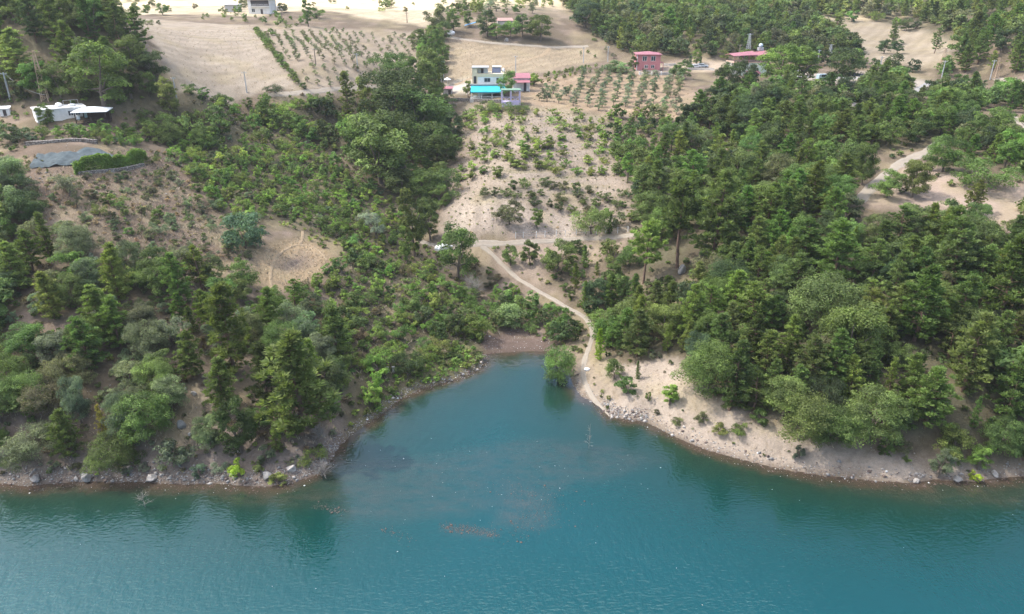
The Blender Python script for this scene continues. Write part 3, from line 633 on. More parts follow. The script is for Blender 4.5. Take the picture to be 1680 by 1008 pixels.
# single plants that one can pick out in the photograph: base pixel, height in pixels, kind, tint, width factor, label
HEROES = [
 (497,712,195,'pine_tree','olive_green',1.05,'tallest broad olive green pine at the wooded point of the cove',4),
 (385,612,165,'pine_tree','olive_green',.80,'tall olive green pine inland behind the tallest shore pine',0),
 (455,742,62,'young_pine','yellow_green',1.0,'small bright pine at the foot of the tallest shore pine',0),
 (440,668,120,'pine_tree','dark',.8,'dark slim pine pressed against the tallest shore pine',3),
 (395,742,98,'broadleaf_tree','mid',.85,'leafy upright tree with two tiers on the rocky bank',0),
 (244,722,86,'oak_tree','mid',1.0,'large round green oak beside the flat grey rock',3),
 (172,716,62,'young_pine','yellowing',.75,'small yellowing pine among dark oaks near the round oak',1),
 (134,694,84,'oak_tree','blue_green',.6,'narrow column of bluish green oak near the yellowing pine',5),
 (62,756,60,'oak_tree','grey_green',1.1,'rounded grey-green oak low on the bank by the water edge',1),
 (188,764,56,'oak_tree','mid',1.2,'low spreading oak above the bank below the round oak',4),
 (285,760,48,'bush','grey_green',1.0,'round grey-green bush on the stony bank below the grey rock',0),
 (345,735,58,'oak_tree','dull',.9,'dull narrow oak in the stony gap by the grey rock',5),
 (326,782,24,'bush','blue_green',.9,'small bluish green bush at the water edge of the bank',2),
 (392,782,34,'bush','vivid',.8,'vivid yellow-green bush with a bare stem at the water edge',2),
 (455,794,22,'bush','yellow_green',1.2,'yellow-green bush on the tip of the rocky point',0),
 (518,756,20,'bush','yellow_green',1.5,'flat yellow-green bush leaning to water on the rocky point',3),
 (438,758,34,'bush','grey_green',.9,'grey wispy bush on the rocky point',4),
 (198,500,108,'pine_tree','yellow_green',.85,'light yellow-green pine standing over dark oaks on the dry slope edge',1),
 (80,420,78,'young_pine','yellow_green',1.1,'yellow-green pine on the slope below the round silvery olive',2),
 (255,462,55,'oak_tree','dark',1.0,'dark round oak at the top edge of the lower wood',2),
 (300,500,95,'pine_tree','olive_green',.75,'olive green slender pine near the straw clearing',5),
 (403,408,64,'fig_tree','blue_green',.95,'big bluish green round fig above the straw clearing',0),
 (617,392,46,'olive_tree','silver',.8,'tall silvery olive standing in the green terraces',0),
 (598,372,28,'olive_tree','silver',.9,'short silvery olive behind the tall silvery olive',1),
 (113,322,36,'olive_tree','grey_green',1.5,'wide grey-green olive below the vine hedge',1),
 (127,342,26,'olive_tree','grey_green',.8,'small upright olive in front of the wide olive',2),
 (62,400,46,'olive_tree','grey_green',1.0,'grey-green olive under dark oaks near the stone heap',0),
 (625,300,112,'broadleaf_tree','mid',1.05,'biggest green broadleaf tree at the head of the gully grove',1),
 (664,286,98,'broadleaf_tree','mid',1.0,'big green broadleaf tree by the gully below the blue awning house',3),
 (592,268,76,'broadleaf_tree','mid',1.0,'green broadleaf tree on the terrace side of the grove',0),
 (690,236,92,'broadleaf_tree','mid',1.0,'tall green broadleaf tree in the grove under the red shed',1),
 (645,215,98,'broadleaf_tree','dark',1.0,'dark green broadleaf tree in the middle of the gully grove',3),
 (708,172,84,'broadleaf_tree','mid',.85,'tall green tree beside the small red shed',0),
 (680,158,62,'broadleaf_tree','mid',.9,'green tree left of the twin poles',2),
 (642,152,62,'broadleaf_tree','mid',1.0,'rounded green tree at the corner of the young olive field',3),
 (700,118,40,'broadleaf_tree','mid',1.0,'green tree high in the gully by the twin poles',0),
 (686,80,30,'broadleaf_tree','mid',1.1,'round green tree at the corner of the straw field',1),
 (712,96,44,'broadleaf_tree','fresh',.8,'fresh green tree in the upper gully',2),
 (722,132,38,'broadleaf_tree','olive_green',1.0,'olive green tree under the straw field edge',2),
 (720,56,46,'oak_tree','dull',.8,'dull grey double topped tree on the sunny crest',2),
 (745,52,34,'broadleaf_tree','mid',.9,'green tree behind the white tank by the upper road',0),
 (572,190,72,'pine_tree','olive_green',.75,'slender olive green pine by the foot road of the young olive field',5),
 (600,172,44,'oak_tree','yellow_green',.9,'yellow-green small oak by the foot road',5),
 (680,420,112,'broadleaf_tree','yellow_green',.62,'tall narrow yellow-green tree left of the pale track end',2),
 (706,395,72,'broadleaf_tree','mid',.75,'mid green tree behind the narrow yellow-green tree',0),
 (668,432,62,'broadleaf_tree','bright',.6,'bright green low tree in front of the narrow yellow-green tree',2),
 (752,458,94,'broadleaf_tree','fresh',.78,'tall fresh green tree standing over the path fork',1),
 (836,536,46,'fig_tree','pale',1.0,'pale leaved round fig at the head of the cove',1),
 (776,553,40,'fig_tree','yellow_green',1.0,'yellow-green fig beside the pale fig at the cove head',0),
 (918,626,60,'broadleaf_tree','mid',1.0,'round shore tree overhanging the water by the path',3),
 (984,590,56,'young_pine','vivid',.85,'vivid yellow-green young pine beside the path bend',0),
 (1098,664,38,'broadleaf_tree','bright',1.05,'bright green sapling alone on the sandy bank',2),
 (1026,646,34,'bush','mid',1.0,'oval green bush on the bank beside the path',4),
 (1007,622,38,'oak_tree','mid',.8,'small oak at the edge of the bank by the vivid pine',0),
 (1046,622,34,'young_pine','mid',.8,'little pine on the sandy bank edge',1),
 (1063,658,18,'bush','yellow_green',.7,'yellow-green little bush beside the bright sapling',4),
 (1110,697,14,'bush','dull',1.2,'scrubby low bush near the waterline of the sandy bank',1),
 (1078,680,10,'bush','dull',.9,'tiny dull bush by the water near the dark stones',2),
 (1153,692,20,'bush','dull',1.0,'dull bush on the bank at the wood edge',0),
 (1180,710,20,'bush','yellow_green',1.1,'yellow-green bush mid bank, one of a pair',0),
 (1212,714,22,'bush','yellow_green',1.1,'yellow-green wider bush mid bank, next to its pair',1),
 (1247,696,30,'bush','mid',1.0,'green bush under the wood beside the mid bank pair',2),
 (1310,750,22,'bush','grey_green',1.0,'greyish bush low on the sandy bank near the water',4),
 (1452,746,26,'bush','mid',.9,'green bush below the big oaks on the sandy bank',2),
 (1480,742,26,'bush','dull',1.1,'dull bush beside the green bush below the big oaks',0),
 (1488,758,10,'bush','bright',1.0,'tiny bright bush on the pale sand',1),
 (1538,784,52,'oak_tree','grey_green',.75,'grey-green wispy small oak at the end of the sandy beach',5),
 (1603,770,46,'broadleaf_tree','bright',.9,'bright vine covered tree close to the water at the beach end',1),
 (1598,788,18,'bush','vivid',1.0,'vivid small bush below the vine covered tree',2),
 (1560,762,34,'oak_tree','mid',1.0,'small green oak between beach end and vine covered tree',0),
 (1055,466,112,'umbrella_pine','yellow_green',1.0,'umbrella pine with bare trunk nearest the pale track end',0),
 (1110,440,150,'umbrella_pine','olive_green',.9,'tallest bare trunked pine beside the grey boulder',1),
 (1168,432,158,'pine_tree','olive_green',.9,'huge dark olive pine behind the grey boulder',2),
 (1190,400,120,'pine_tree','yellow_green',.8,'yellow-green pine rising behind the huge olive pine',4),
 (1130,352,75,'pine_tree','mid',.9,'mid green pine behind the bare trunked pines',5),
 (945,474,46,'young_pine','bright',.9,'bright young pine beside the path below the level track',0),
 (958,508,50,'young_pine','mid',.7,'slim young pine beside the path bend',1),
 (1000,505,62,'pine_tree','mid',.7,'slender mid green pine beside the path',3),
 (1042,510,66,'pine_tree','mid',.75,'mid green pine below the umbrella pine',1),
 (1000,384,36,'young_pine','fresh',.8,'dense fresh green small conifer on the cutting top',2),
 (970,384,46,'oak_tree','mid',1.1,'oak clump on the cutting above the level track',4),
 (836,368,40,'oak_tree','dull',1.05,'round dull oak on the bare cutting',0),
 (881,374,32,'oak_tree','mid',.8,'small green oak in the middle of the bare cutting',5),
 (870,436,42,'oak_tree','mid',.8,'green oak under the level track by the pale slip',5),
 (838,436,34,'oak_tree','mid',.8,'small oak in the lower cutting by the path',0),
 (915,446,52,'oak_tree','mid',1.0,'green oak below the level track near the bright young pine',3),
 (1197,672,128,'pine_tree','mid',.8,'tall pine at the lower edge of the wood over the sandy bank',1),
 (1160,640,80,'oak_tree','mid',1.0,'round oak at the wood edge above the bright sapling',1),
 (1310,722,88,'oak_tree','mid',1.0,'broad mid green oak hanging over the sandy bank',1),
 (1360,730,74,'oak_tree','mid',1.0,'mid green oak between the two biggest bank oaks',0),
 (1425,726,96,'oak_tree','mid',1.0,'biggest green oak over the sandy bank',3),
 (1455,660,86,'young_pine','yellow_green',.9,'yellow-green young pine rising behind the biggest bank oak',1),
 (1395,600,108,'oak_tree','mid',1.0,'tall mid green oak below the dead branches',2),
 (1350,540,92,'oak_tree','mid',1.0,'mid green oak above the small bare patch',4),
 (1365,468,116,'pine_tree','fresh',1.0,'broad fresh green pine in the middle of the wood',0),
 (1292,468,84,'pine_tree','yellow_green',.8,'olive pine with pale tips in the middle of the wood',5),
 (1462,500,100,'pine_tree','olive_green',.85,'olive green pine rising mid wood below the red field',3),
 (1560,470,120,'pine_tree','olive_green',1.0,'wide olive green pine below the reddish field',2),
 (1500,560,140,'pine_tree','mid',1.0,'dense mid green pine in deep wood with layered boughs',4),
 (1640,520,150,'pine_tree','mid',1.0,'large pine near the frame edge with drooping layered boughs',0),
 (1580,640,140,'pine_tree','olive_green',.95,'tall olive green pine above the beach end',1),
 (1650,690,130,'pine_tree','mid',.9,'tall green pine above the water at the frame edge',3),
 (1592,350,56,'pine_tree','yellow_green',1.0,'yellow-green pine on the lip of the reddish field',2),
 (1455,324,44,'oak_tree','olive_green',1.1,'round lollipop tree on a bare trunk beside the dirt road, shorter one',3),
 (1497,324,60,'oak_tree','olive_green',.85,'round lollipop tree on a bare trunk beside the dirt road, taller one',5),
 (1414,304,68,'oak_tree','mid',.6,'upright oak beside the dirt road opposite the round lollipop trees',5),
 (1546,282,58,'oak_tree','mid',1.0,'big oak with pale trunk at the top of the reddish field',0),
 (1612,312,52,'oak_tree','mid',1.3,'spreading oak at the edge of the reddish field',4),
 (1533,88,40,'pine_tree','mid',.85,'lone pine on a bare trunk in the upper field',4),
 (1463,74,28,'pine_tree','mid',1.0,'pine rising from dark oaks in the upper field',2),
 (1450,88,22,'oak_tree','deep',1.2,'dark oak under the pine in the upper field',0),
 (1472,89,22,'oak_tree','deep',1.0,'second dark oak under the pine in the upper field',2),
 (1486,52,20,'oak_tree','dark',1.2,'dark lollipop tree in the upper field',3),
 (1470,46,18,'bush','fresh',1.0,'fresh green bush behind the dark lollipop tree',2),
 (1502,48,14,'bush','dark',1.0,'dark bush beside the dark lollipop tree',0),
 (1397,36,20,'bush','fresh',.9,'fresh green bush at the far edge of the upper field',2),
 (1376,31,15,'bush','yellow_green',1.1,'sunlit yellow-green bush at the far edge of the upper field',1),
 (1434,34,16,'bush','yellow_green',1.1,'sunlit yellowish bush at the upper field corner',3),
 (1278,134,58,'broadleaf_tree','bright',1.3,'bright green plane tree next to the red roofed hall',1),
 (1316,134,54,'broadleaf_tree','bright',1.25,'bright green plane tree shading the pavilion',0),
 (1380,138,56,'broadleaf_tree','dark',1.25,'dark spreading plane tree by the black awning',3),
 (1220,146,44,'oak_tree','deep',1.0,'deep green oak in front of the red roofed hall',0),
 (1195,148,44,'oak_tree','dark',.9,'dark oak beside the hall front oak',3),
 (1118,130,30,'oak_tree','mid',1.1,'round green oak at the wall end of the pink house yard',0),
 (1132,114,22,'young_pine','blue_green',1.1,'bluish cedar behind the round oak by the white cars',0),
 (1149,111,18,'young_pine','deep',.7,'dark slim cypress beside the white cars',2),
 (1142,106,24,'broadleaf_tree','yellow_green',1.0,'yellow-green tree behind the dark cypress',0),
 (1040,116,22,'oak_tree','mid',.9,'green tree touching the pink house wall',5),
 (1006,118,20,'fig_tree','pale',1.2,'pale fig left of the pink house',0),(1022,120,18,'fig_tree','pale',1.2,'pale fig nearest the green tree by the pink house',1),
 (1056,119,7,'bush','dark',1.0,'dark little bush at the pink house corner',4),
 (834,160,42,'broadleaf_tree','fresh',.85,'fresh green plane tree beside the blue awning',1),
 (768,160,26,'oak_tree','yellow_green',.8,'yellow-green tree at the awning corner',5),
 (797,186,22,'bush','olive_green',1.2,'olive green bush below the awning terrace wall',1),(824,184,18,'bush','olive_green',1.5,'wider olive green bush below the awning terrace',3),(850,184,14,'bush','olive_green',1.6,'flat olive green bush below the lilac kiosk',3),
 (876,140,20,'bush','bright',1.1,'bright bush beside the two red roofed sheds',2),(862,138,16,'bush','grey_green',1.2,'grey-green bush behind the red roofed sheds',1),
 (886,68,40,'broadleaf_tree','mid',1.1,'big round green tree over the upper road',3),(800,60,40,'broadleaf_tree','dark',1.0,'dark round tree hiding the rusty roof',1),(815,64,24,'broadleaf_tree','fresh',1.2,'fresh green tree in front of the rusty roof',3),
 (838,64,28,'oak_tree','mid',1.0,'mid green tree beside the rusty roof',3),(858,62,36,'oak_tree','deep',.9,'deep green tree between rusty roof and big round tree',2),(960,46,42,'oak_tree','deep',1.0,'deep green big oak at the foot of the far wooded hill',3),
 (768,44,24,'oak_tree','fresh',.8,'fresh tree above the blue sheet',5),
 (312,154,18,'bush','mid',1.3,'lone green bush on the near edge of the stubble field',1),(452,152,14,'bush','dark',1.6,'dark bush at the corner of stubble and young olive fields',3),
 (506,44,42,'broadleaf_tree','mid',.62,'tall green tree on the sunny field corner',2),(520,30,18,'bush','mid',1.3,'green bush beside the tall corner tree',1),
 (207,40,20,'oak_tree','dull',1.0,'small dull tree at the sunny field edge',3),(267,25,18,'oak_tree','mid',1.2,'round green tree in the sunny field',0),(242,42,10,'bush','olive_green',1.5,'olive green low bush on the stubble field top edge',3),
 (261,41,8,'bush','dark',1.0,'dark small bush on the stubble field top edge',4),(223,41,7,'bush','dull',1.0,'dull small bush on the stubble field top edge',2),
 (642,12,12,'oak_tree','olive_green',1.2,'olive green round tree alone in the pale sunny field',0),(665,22,10,'oak_tree','dull',1.0,'dull little tree by the thin pole in the sunny field',2),
 (172,178,105,'broadleaf_tree','mid',.95,'big soft mid green tree behind the white pavilion roof',1),(215,160,66,'broadleaf_tree','mid',.9,'green tree behind the big soft tree near the ridge end',2),
 (280,190,60,'broadleaf_tree','yellow_green',.8,'yellow-green leafy tree by the grey pole on the ridge end',0),
 (78,209,38,'broadleaf_tree','mid',.85,'small green fruit tree in front of the white house',0),
 (26,232,30,'bush','deep',1.3,'dark rounded bush below the white house corner',1),
 (200,90,68,'pine_tree','dark',.75,'dark spire pine on the ridge against the stubble field',4),
 (120,130,92,'pine_tree','olive_green',.9,'olive green big pine behind the rusty lattice mast',2),
 (150,75,80,'pine_tree','dark',.85,'dark pine on the ridge top by the sunny field',3),
 (95,80,80,'pine_tree','olive_green',.9,'olive pine on the ridge behind the mast',0),(60,70,70,'pine_tree','dark',.9,'dark pine high on the ridge',2),
 (18,110,46,'pine_tree','yellow_green',1.0,'yellow-green pine above the pale pole',5),
 (445,58,12,'bush','mid',1.0,'small bush at the top of the field hedge',0),
 (1365,410,70,'pine_tree','mid',.8,'mid green pine under the dirt road',1),(1245,360,60,'oak_tree','mid',1.0,'oak by the bare red patch in the wood',2),
 (735,322,46,'oak_tree','mid',1.0,'green oak on the edge of the gully by the bare cutting',1),(722,340,30,'oak_tree','mid',1.0,'oak above the pale track head',3),
 (1030,300,50,'broadleaf_tree','bright',.7,'bright green tree at the orchard side of the wood',2),
]
for h in HEROES:
    u, v, px, kind, tint, wf, label, proto = h
    p = at(u, v); npx = len(P[kind]); 
    if max(p[1], 0) > 380: pass
    plan(kind, p[0], p[1], px * mpp(p) * 1.04, tint, wf, label, None, None, proto % npx)
HERO_XY = np.array([(d['x'], d['y'], max(.8, d['h'] * .30)) for d in PLANTS])
BLOCK = []   # (x, y, radius) of buildings and other things, filled by the builders
def blocked(x, y, r, bare, paths=True):
    for n in bare:
        if in_poly(np.array([x]), np.array([y]), ZW[n])[0]: return True
    for bx, by, br in BLOCK:
        if (x - bx) ** 2 + (y - by) ** 2 < (br + r) ** 2: return True
    if paths:
        for c, w in TRACKS:
            if (((c[:, 0] - x) ** 2 + (c[:, 1] - y) ** 2).min()) < (w / 2 + r) ** 2: return True
    return False
def darts(px, spacing, r, tries=14, jit=0.0):
    Pw = poly_xy(px) if not isinstance(px, np.ndarray) else px; x0, y0 = Pw.min(0); x1, y1 = Pw.max(0)
    n = int((x1 - x0) * (y1 - y0) / spacing ** 2 * tries) + 10
    q = np.stack([r.uniform(x0, x1, n), r.uniform(y0, y1, n)], 1); q = q[in_poly(q[:, 0], q[:, 1], Pw)]
    cell = {}; out = []
    for x, y in q:
        cx, cy = int(x // spacing), int(y // spacing); ok = True
        for i in (-1, 0, 1):
            for j in (-1, 0, 1):
                for a, b in cell.get((cx + i, cy + j), ()):
                    if (a - x) ** 2 + (b - y) ** 2 < spacing ** 2: ok = False
        if ok: cell.setdefault((cx, cy), []).append((x, y)); out.append((x, y))
    return out
ZONES = {}
TRUV = np.concatenate([np.stack(project(np.stack([c[:, 0], c[:, 1], H(c[:, 0], c[:, 1])], 1))[:2], 1) for c, w in TRACKS if w < 3.9])
KEEP = [(u, v) for v in range(388, 468, 5) for u in (1053, 1057)] + [(u, v) for v in range(392, 442, 5) for u in (1108, 1112, 1120)] + [(1118,440),(1118,446),(299,692),(299,700),(1400,174),(1291,168),(1455,318),(1457,322),(1497,316),(1497,322),(1414,302),(1225,112),(1232,118),(1238,112),(1310,128),(1325,128),(1340,127),(1350,126),(1398,128),(1060,112),(1075,122),(1090,122),(640,605),(644,608),(846,160),(780,158),(815,158),(55,196),(108,186),(140,185),(170,186),(855,146),(1142,110),(1531,82),(1533,86)]
TRUV = np.concatenate([TRUV, np.array(KEEP, float)])
def hides_track(x, y, h):
    z = float(H(x, y)); u, v, d = project(np.array([x, y, z])); k = FPX / d * h
    return bool(((np.abs(TRUV[:, 0] - u) < .33 * k) & (TRUV[:, 1] < v + 1) & (TRUV[:, 1] > v - .82 * k)).any())
def fill(zone, px, spacing, kinds, place, row, ref, way, bare=(), skip=0.0, hero=1.0, rows=6, thin=None):
    ZONES[zone] = dict(place=place, row=row, ref=ref, way=way)
    w = np.array([k[1] for k in kinds], float); w /= w.sum()
    for x, y in darts(px, spacing, pr_):
        if pr_.random() < skip: continue
        if thin is not None and fbm(np.array([x / 16.0]), np.array([y / 16.0]), 55, 3)[0] > thin: continue
        kind, _, hr, tints = kinds[int(pr_.choice(len(kinds), p=w))]
        h = pr_.uniform(*hr) if pr_.random() < .8 else hr[0] + (hr[1] - hr[0]) * pr_.uniform(.8, 1.2)
        if blocked(x, y, h * .16, bare) or (pr_.random() < .9 and hides_track(x, y, h)): continue
        if ((HERO_XY[:, 0] - x) ** 2 + (HERO_XY[:, 1] - y) ** 2 < (HERO_XY[:, 2] * hero + h * .12) ** 2).any(): continue
        if float(sd_land(np.array([x]), np.array([y]))[0]) < h * .12 + .3: continue
        plan(kind, x, y, h, tints[int(pr_.integers(len(tints)))], pr_.uniform(.85, 1.15), None, zone)

# ---------------------------------------------------------------- built things
class MB:
    """collects boxes, bars and sheets into one mesh"""
    def __init__(s): s.V = []; s.F = []
    def add(s, V, F):
        o = len(s.V); s.V += [tuple(map(float, v)) for v in V]; s.F += [tuple(i + o for i in f) for f in F]; return s
    def box(s, x0, x1, y0, y1, z0, z1):
        return s.add([(x0,y0,z0),(x1,y0,z0),(x1,y1,z0),(x0,y1,z0),(x0,y0,z1),(x1,y0,z1),(x1,y1,z1),(x0,y1,z1)], [(0,3,2,1),(4,5,6,7),(0,1,5,4),(1,2,6,5),(2,3,7,6),(3,0,4,7)])
    def slab(s, quad, t):
        q = [np.array(p, float) for p in quad]; n = np.cross(q[1] - q[0], q[3] - q[0]); n = n / np.linalg.norm(n) * t
        return s.add(q + [p - n for p in q], [(0,1,2,3),(7,6,5,4),(0,4,5,1),(1,5,6,2),(2,6,7,3),(3,7,4,0)])
    def bar(s, p0, p1, r0, r1=None, seg=5):
        V, F = limb(p0, p1, r0, r1 if r1 is not None else r0, seg); return s.add(V, [tuple(f) for f in F] + [tuple(range(seg))[::-1], tuple(range(seg, 2 * seg))])
    def hip(s, x0, x1, y0, y1, z, h, ov=.5, t=.18):
        x0 -= ov; x1 += ov; y0 -= ov; y1 += ov; k = min(x1 - x0, y1 - y0) / 2; cy = (y0 + y1) / 2
        if x1 - x0 >= y1 - y0: a, b = (x0 + k, cy, z + h), (x1 - k + 1e-3, cy, z + h)
        else: cx = (x0 + x1) / 2; a, b = (cx, y0 + k, z + h), (cx, y1 - k, z + h)
        V = [(x0,y0,z),(x1,y0,z),(x1,y1,z),(x0,y1,z),a,b]; V2 = [(x,y,q-t) for x,y,q in V[:4]]
        f = [(0,1,5,4),(1,2,5),(2,3,4,5),(3,0,4)] if x1 - x0 >= y1 - y0 else [(0,1,4),(1,2,5,4),(2,3,5),(3,0,4,5)]
        return s.add(V + V2, f + [(0,6,7,1),(1,7,8,2),(2,8,9,3),(3,9,6,0),(6,9,8,7)])
    def ellip(s, c, r, seg=10, rings=6, jit=0, rng=None):
        V = [(c[0], c[1], c[2] - r[2])]; F = []
        for i in range(1, rings):
            a = -math.pi / 2 + math.pi * i / rings
            for j in range(seg):
                b = 2 * math.pi * j / seg; k = 1 + (rng.normal() * jit if rng is not None else 0); V.append((c[0] + r[0] * k * math.cos(a) * math.cos(b), c[1] + r[1] * k * math.cos(a) * math.sin(b), c[2] + r[2] * k * math.sin(a)))
        V.append((c[0], c[1], c[2] + r[2])); n = len(V)
        for j in range(seg):
            k = (j + 1) % seg; F.append((0, 1 + k, 1 + j)); F.append((n - 1, n - 1 - seg + j, n - 1 - seg + k))
            for i in range(rings - 2): o = 1 + i * seg; F.append((o + j, o + k, o + seg + k, o + seg + j))
        return s.add(V, F)
    def build(s, name, mat, parent=None, bevel=0.0, smooth=False):
        me = bpy.data.meshes.new(name); me.from_pydata(s.V, [], s.F); me.materials.append(mat)
        if smooth: me.polygons.foreach_set('use_smooth', np.ones(len(me.polygons), bool))
        me.update(); o = link_mesh(name, me, parent)
        if bevel: b = o.modifiers.new('bevel', 'BEVEL'); b.width = bevel; b.segments = 2
        return o
def copy_tree(o, parent=None):
    c = o.copy(); COL.objects.link(c); c.parent = parent
    for ch in list(o.children): copy_tree(ch, c)
    return c
W_ = plain('limewashed_plaster', (.72, .715, .70), .85, .13, .9); CREAM = plain('cream_plaster', (.70, .60, .42), .8, .07, 1.2); PINKW = plain('pink_plaster', (.46, .185, .195), .8, .08, 1.0)
REDR = plain('red_sheet_roof', (.33, .135, .155), .55, .12, 1.6); LILR = plain('faded_roof', (.55, .36, .36), .7, .1, 1.5); RUST = plain('rusty_sheet', (.36, .22, .19), .8, .2, 1.5); DARKW = plain('dark_timber', (.06, .035, .028), .8, .3, 3); BLUE = plain('blue_tarp', (.035, .46, .60), .55, .10, .9, bump=.3)
GREYC = plain('grey_concrete', (.36, .36, .36), .9, .12, 1.2); PALEC = plain('pale_concrete_wall', (.50, .47, .43), .9, .14, .9); LILAC = plain('lilac_paint', (.55, .48, .66), .7, .06, 2); GREENR = plain('green_roof', (.17, .28, .20), .7, .12, 2); MINT = plain('mint_plaster', (.58, .68, .56), .8, .06, 1.5)
GLASS = plain('window_glass', (.035, .045, .055), .12, .2, 2); DOORM = plain('dark_door', (.05, .042, .04), .6, .2, 3); STEEL = plain('galvanised_steel', (.52, .54, .56), .45, .1, 4, .6); TANM = plain('tan_lattice', (.46, .34, .24), .7, .15, 3); WHITE = plain('white_plastic', (.80, .81, .82), .4, .04, 2); PANEL = plain('solar_panel', (.03, .045, .09), .2, .2, 2)
NET = plain('shade_net', (.058, .078, .086), .9, .4, 1.2, bump=.6); ROCKM = plain('grey_rock', (.235, .225, .215), .9, .28, 1.1, bump=.8); PALER = plain('pale_rock', (.36, .33, .30), .9, .22, 1.3, bump=.8); STONEW = None
def stone_wall_mat():
    t = NT('dry_stone'); v = t.node('ShaderNodeTexVoronoi'); v.inputs['Scale'].default_value = 2.6; t.l.new(t.mapped(t.objco(), (1, 1, 1.7)), v.inputs['Vector'])
    c = t.ramp(v.outputs['Color'], [(0, (.20, .18, .165)), (.5, (.31, .285, .26)), (1, (.40, .375, .345))]); e = t.ramp(v.outputs['Distance'], [(.30, (1, 1, 1)), (.62, (.35, .32, .3))])
    t.base(t.mix(1.0, c, e, 'MULTIPLY')); t.set(Roughness=.95); t.bump(v.outputs['Distance'], -.8, .15); return t.m
STONEW = stone_wall_mat()
def spot(u, v, r=None):
    p = at(u, v)
    if r: BLOCK.append((p[0], p[1], r))
    return p, mpp(p)
def root(name, p, rz, label, cat, group=None): return tag(empty(name, tuple(p), rz), label, cat, group)
def window(parent, x, y, z, w, h, frame=W_, n=2):
    f = MB(); t = .09; f.box(x-w/2-t, x+w/2+t, y-.05, y+.04, z-t, z); f.box(x-w/2-t, x+w/2+t, y-.05, y+.04, z+h, z+h+t)
    f.box(x-w/2-t, x-w/2, y-.05, y+.04, z, z+h); f.box(x+w/2, x+w/2+t, y-.05, y+.04, z, z+h)
    for k in range(1, n): c = x - w/2 + w*k/n; f.box(c-.05, c+.05, y-.05, y+.03, z, z+h)
    o = f.build('window', frame, parent); MB().box(x-w/2, x+w/2, y-.02, y+.025, z, z+h).build('pane', GLASS, o); return o
def car(u, v, rz, col, label, L=4.3, van=False):
    p, m = spot(u, v, 2.0); o = root('parked_van' if van else 'parked_car', p, rz, label, 'van' if van else 'car'); pm = plain('car_paint', col, .3, .03, 1)
    h = 1.95 if van else 1.45; prof = [(-L/2,.35),(-L/2,.95),(-L*.36,h*.98),(L*.12,h),(L*.30,1.0),(L/2,.85),(L/2,.35)] if not van else [(-L/2,.35),(-L/2,h*.95),(-L*.44,h),(L*.24,h),(L*.40,1.15),(L/2,1.0),(L/2,.35)]
    V = [(x, -.85, z) for x, z in prof] + [(x, .85, z) for x, z in prof]; n = len(prof); b = MB(); b.add(V, [tuple(range(n)), tuple(range(n, 2*n))[::-1]] + [((i+1) % n, i, i+n, (i+1) % n + n) for i in range(n)]); b.build('body', pm, o, .08)
    g = MB()
    for s in (-1, 1): g.add([(-L*.30, s*.86, 1.0), (L*.20, s*.86, 1.0), (L*.10, s*.86, h-.15), (-L*.28, s*.86, h-.15)], [(0,1,2,3)])
    g.slab([(L*.285,-.75,1.03),(L*.285,.75,1.03),(L*.135,.75,h-.04),(L*.135,-.75,h-.04)], -.02); g.build('windscreen', GLASS, o)
    for sx in (-.31, .31):
        for sy in (-.8, .8): w = MB(); w.bar((L*sx, sy-.1, .33), (L*sx, sy+.1, .33), .33, .33, 12); w.build('wheel', plain_tyre, o)
    for sy in (-.6, .6): MB().box(L/2-.02, L/2+.03, sy-.16, sy+.16, .68, .82).build('headlight', WHITE, o)
    return o
plain_tyre = plain('tyre', (.025, .025, .025), .8, .1, 5)

# white house among the bushes on the ridge
p, m = spot(63, 205, 7.0); o = root('white_house', (p[0], p[1], p[2]), rad(38), 'low flat roofed white house half hidden by a small tree', 'house'); o.scale = (.88, .88, .74)
MB().box(0, 12, 0, 6.5, .9, 4.3).build('wall', W_, o); MB().box(-.25, 12.25, -.25, 6.75, 4.303, 4.6).build('roof', W_, o)
MB().box(-.12, 12.12, -.15, 6.6, .62, .9).build('floor_slab', W_, o)
for x, y in ((.3,.3),(.3,3.2),(.3,6.1),(3.4,.3)): MB().box(x-.2, x+.2, y-.2, y+.2, -1.6, .62).build('pillar', W_, o)
MB().box(3.8, 11.8, 1.0, 6.4, -1.6, .6).build('basement', GREYC, o)
window(o, 8.2, 0, 2.0, 1.1, 1.4); window(o, 9.9, 0, 2.0, 1.1, 1.4); window(o, 2.6, 0, 2.1, 1.1, 1.2)
MB().box(11.2, 11.95, -.9, -.85, 1.0, 4.2).build('curtain', plain('pale_blue_cloth', (.45, .62, .68), .8), o)
MB().ellip((6.2, 3, 5.25), (.9, .9, .6), 12, 8).build('water_tank', WHITE, o, smooth=True); MB().ellip((9.3, 2.2, 4.95), (1.0, .55, .38), 12, 8).build('solar_tank', WHITE, o, smooth=True)
b = MB()
for x in (7.6, 9.4, 11.2): b.bar((x, 4.6, 4.6), (x, 4.6, 6.1), .05)
b.bar((7.6,4.6,6.1),(11.2,4.6,6.1),.05); b.build('pipe_rack', STEEL, o)
p, m = spot(155, 200, 5.0); o = root('garden_pavilion', p, rad(14), 'dark timber garden pavilion under a bright white hipped roof', 'pavilion'); o.scale = (.86, .86, .9)
MB().hip(-4.0, 4.0, -3, 3, 3.1, .9, .6).build('roof', WHITE, o)
for x in (-3.8, 0, 3.8):
    for y in (-2.8, 2.8): MB().box(x-.12, x+.12, y-.12, y+.12, -2.4, 2.92).build('post', DARKW, o)
MB().box(-4, 4, -3, 3, -.1, .1).build('floor', DARKW, o)
b = MB()
for z in (.5, 1.0): b.box(-3.68, -.12, -2.86, -2.74, z, z + .1); b.box(.12, 3.68, -2.86, -2.74, z, z + .1)
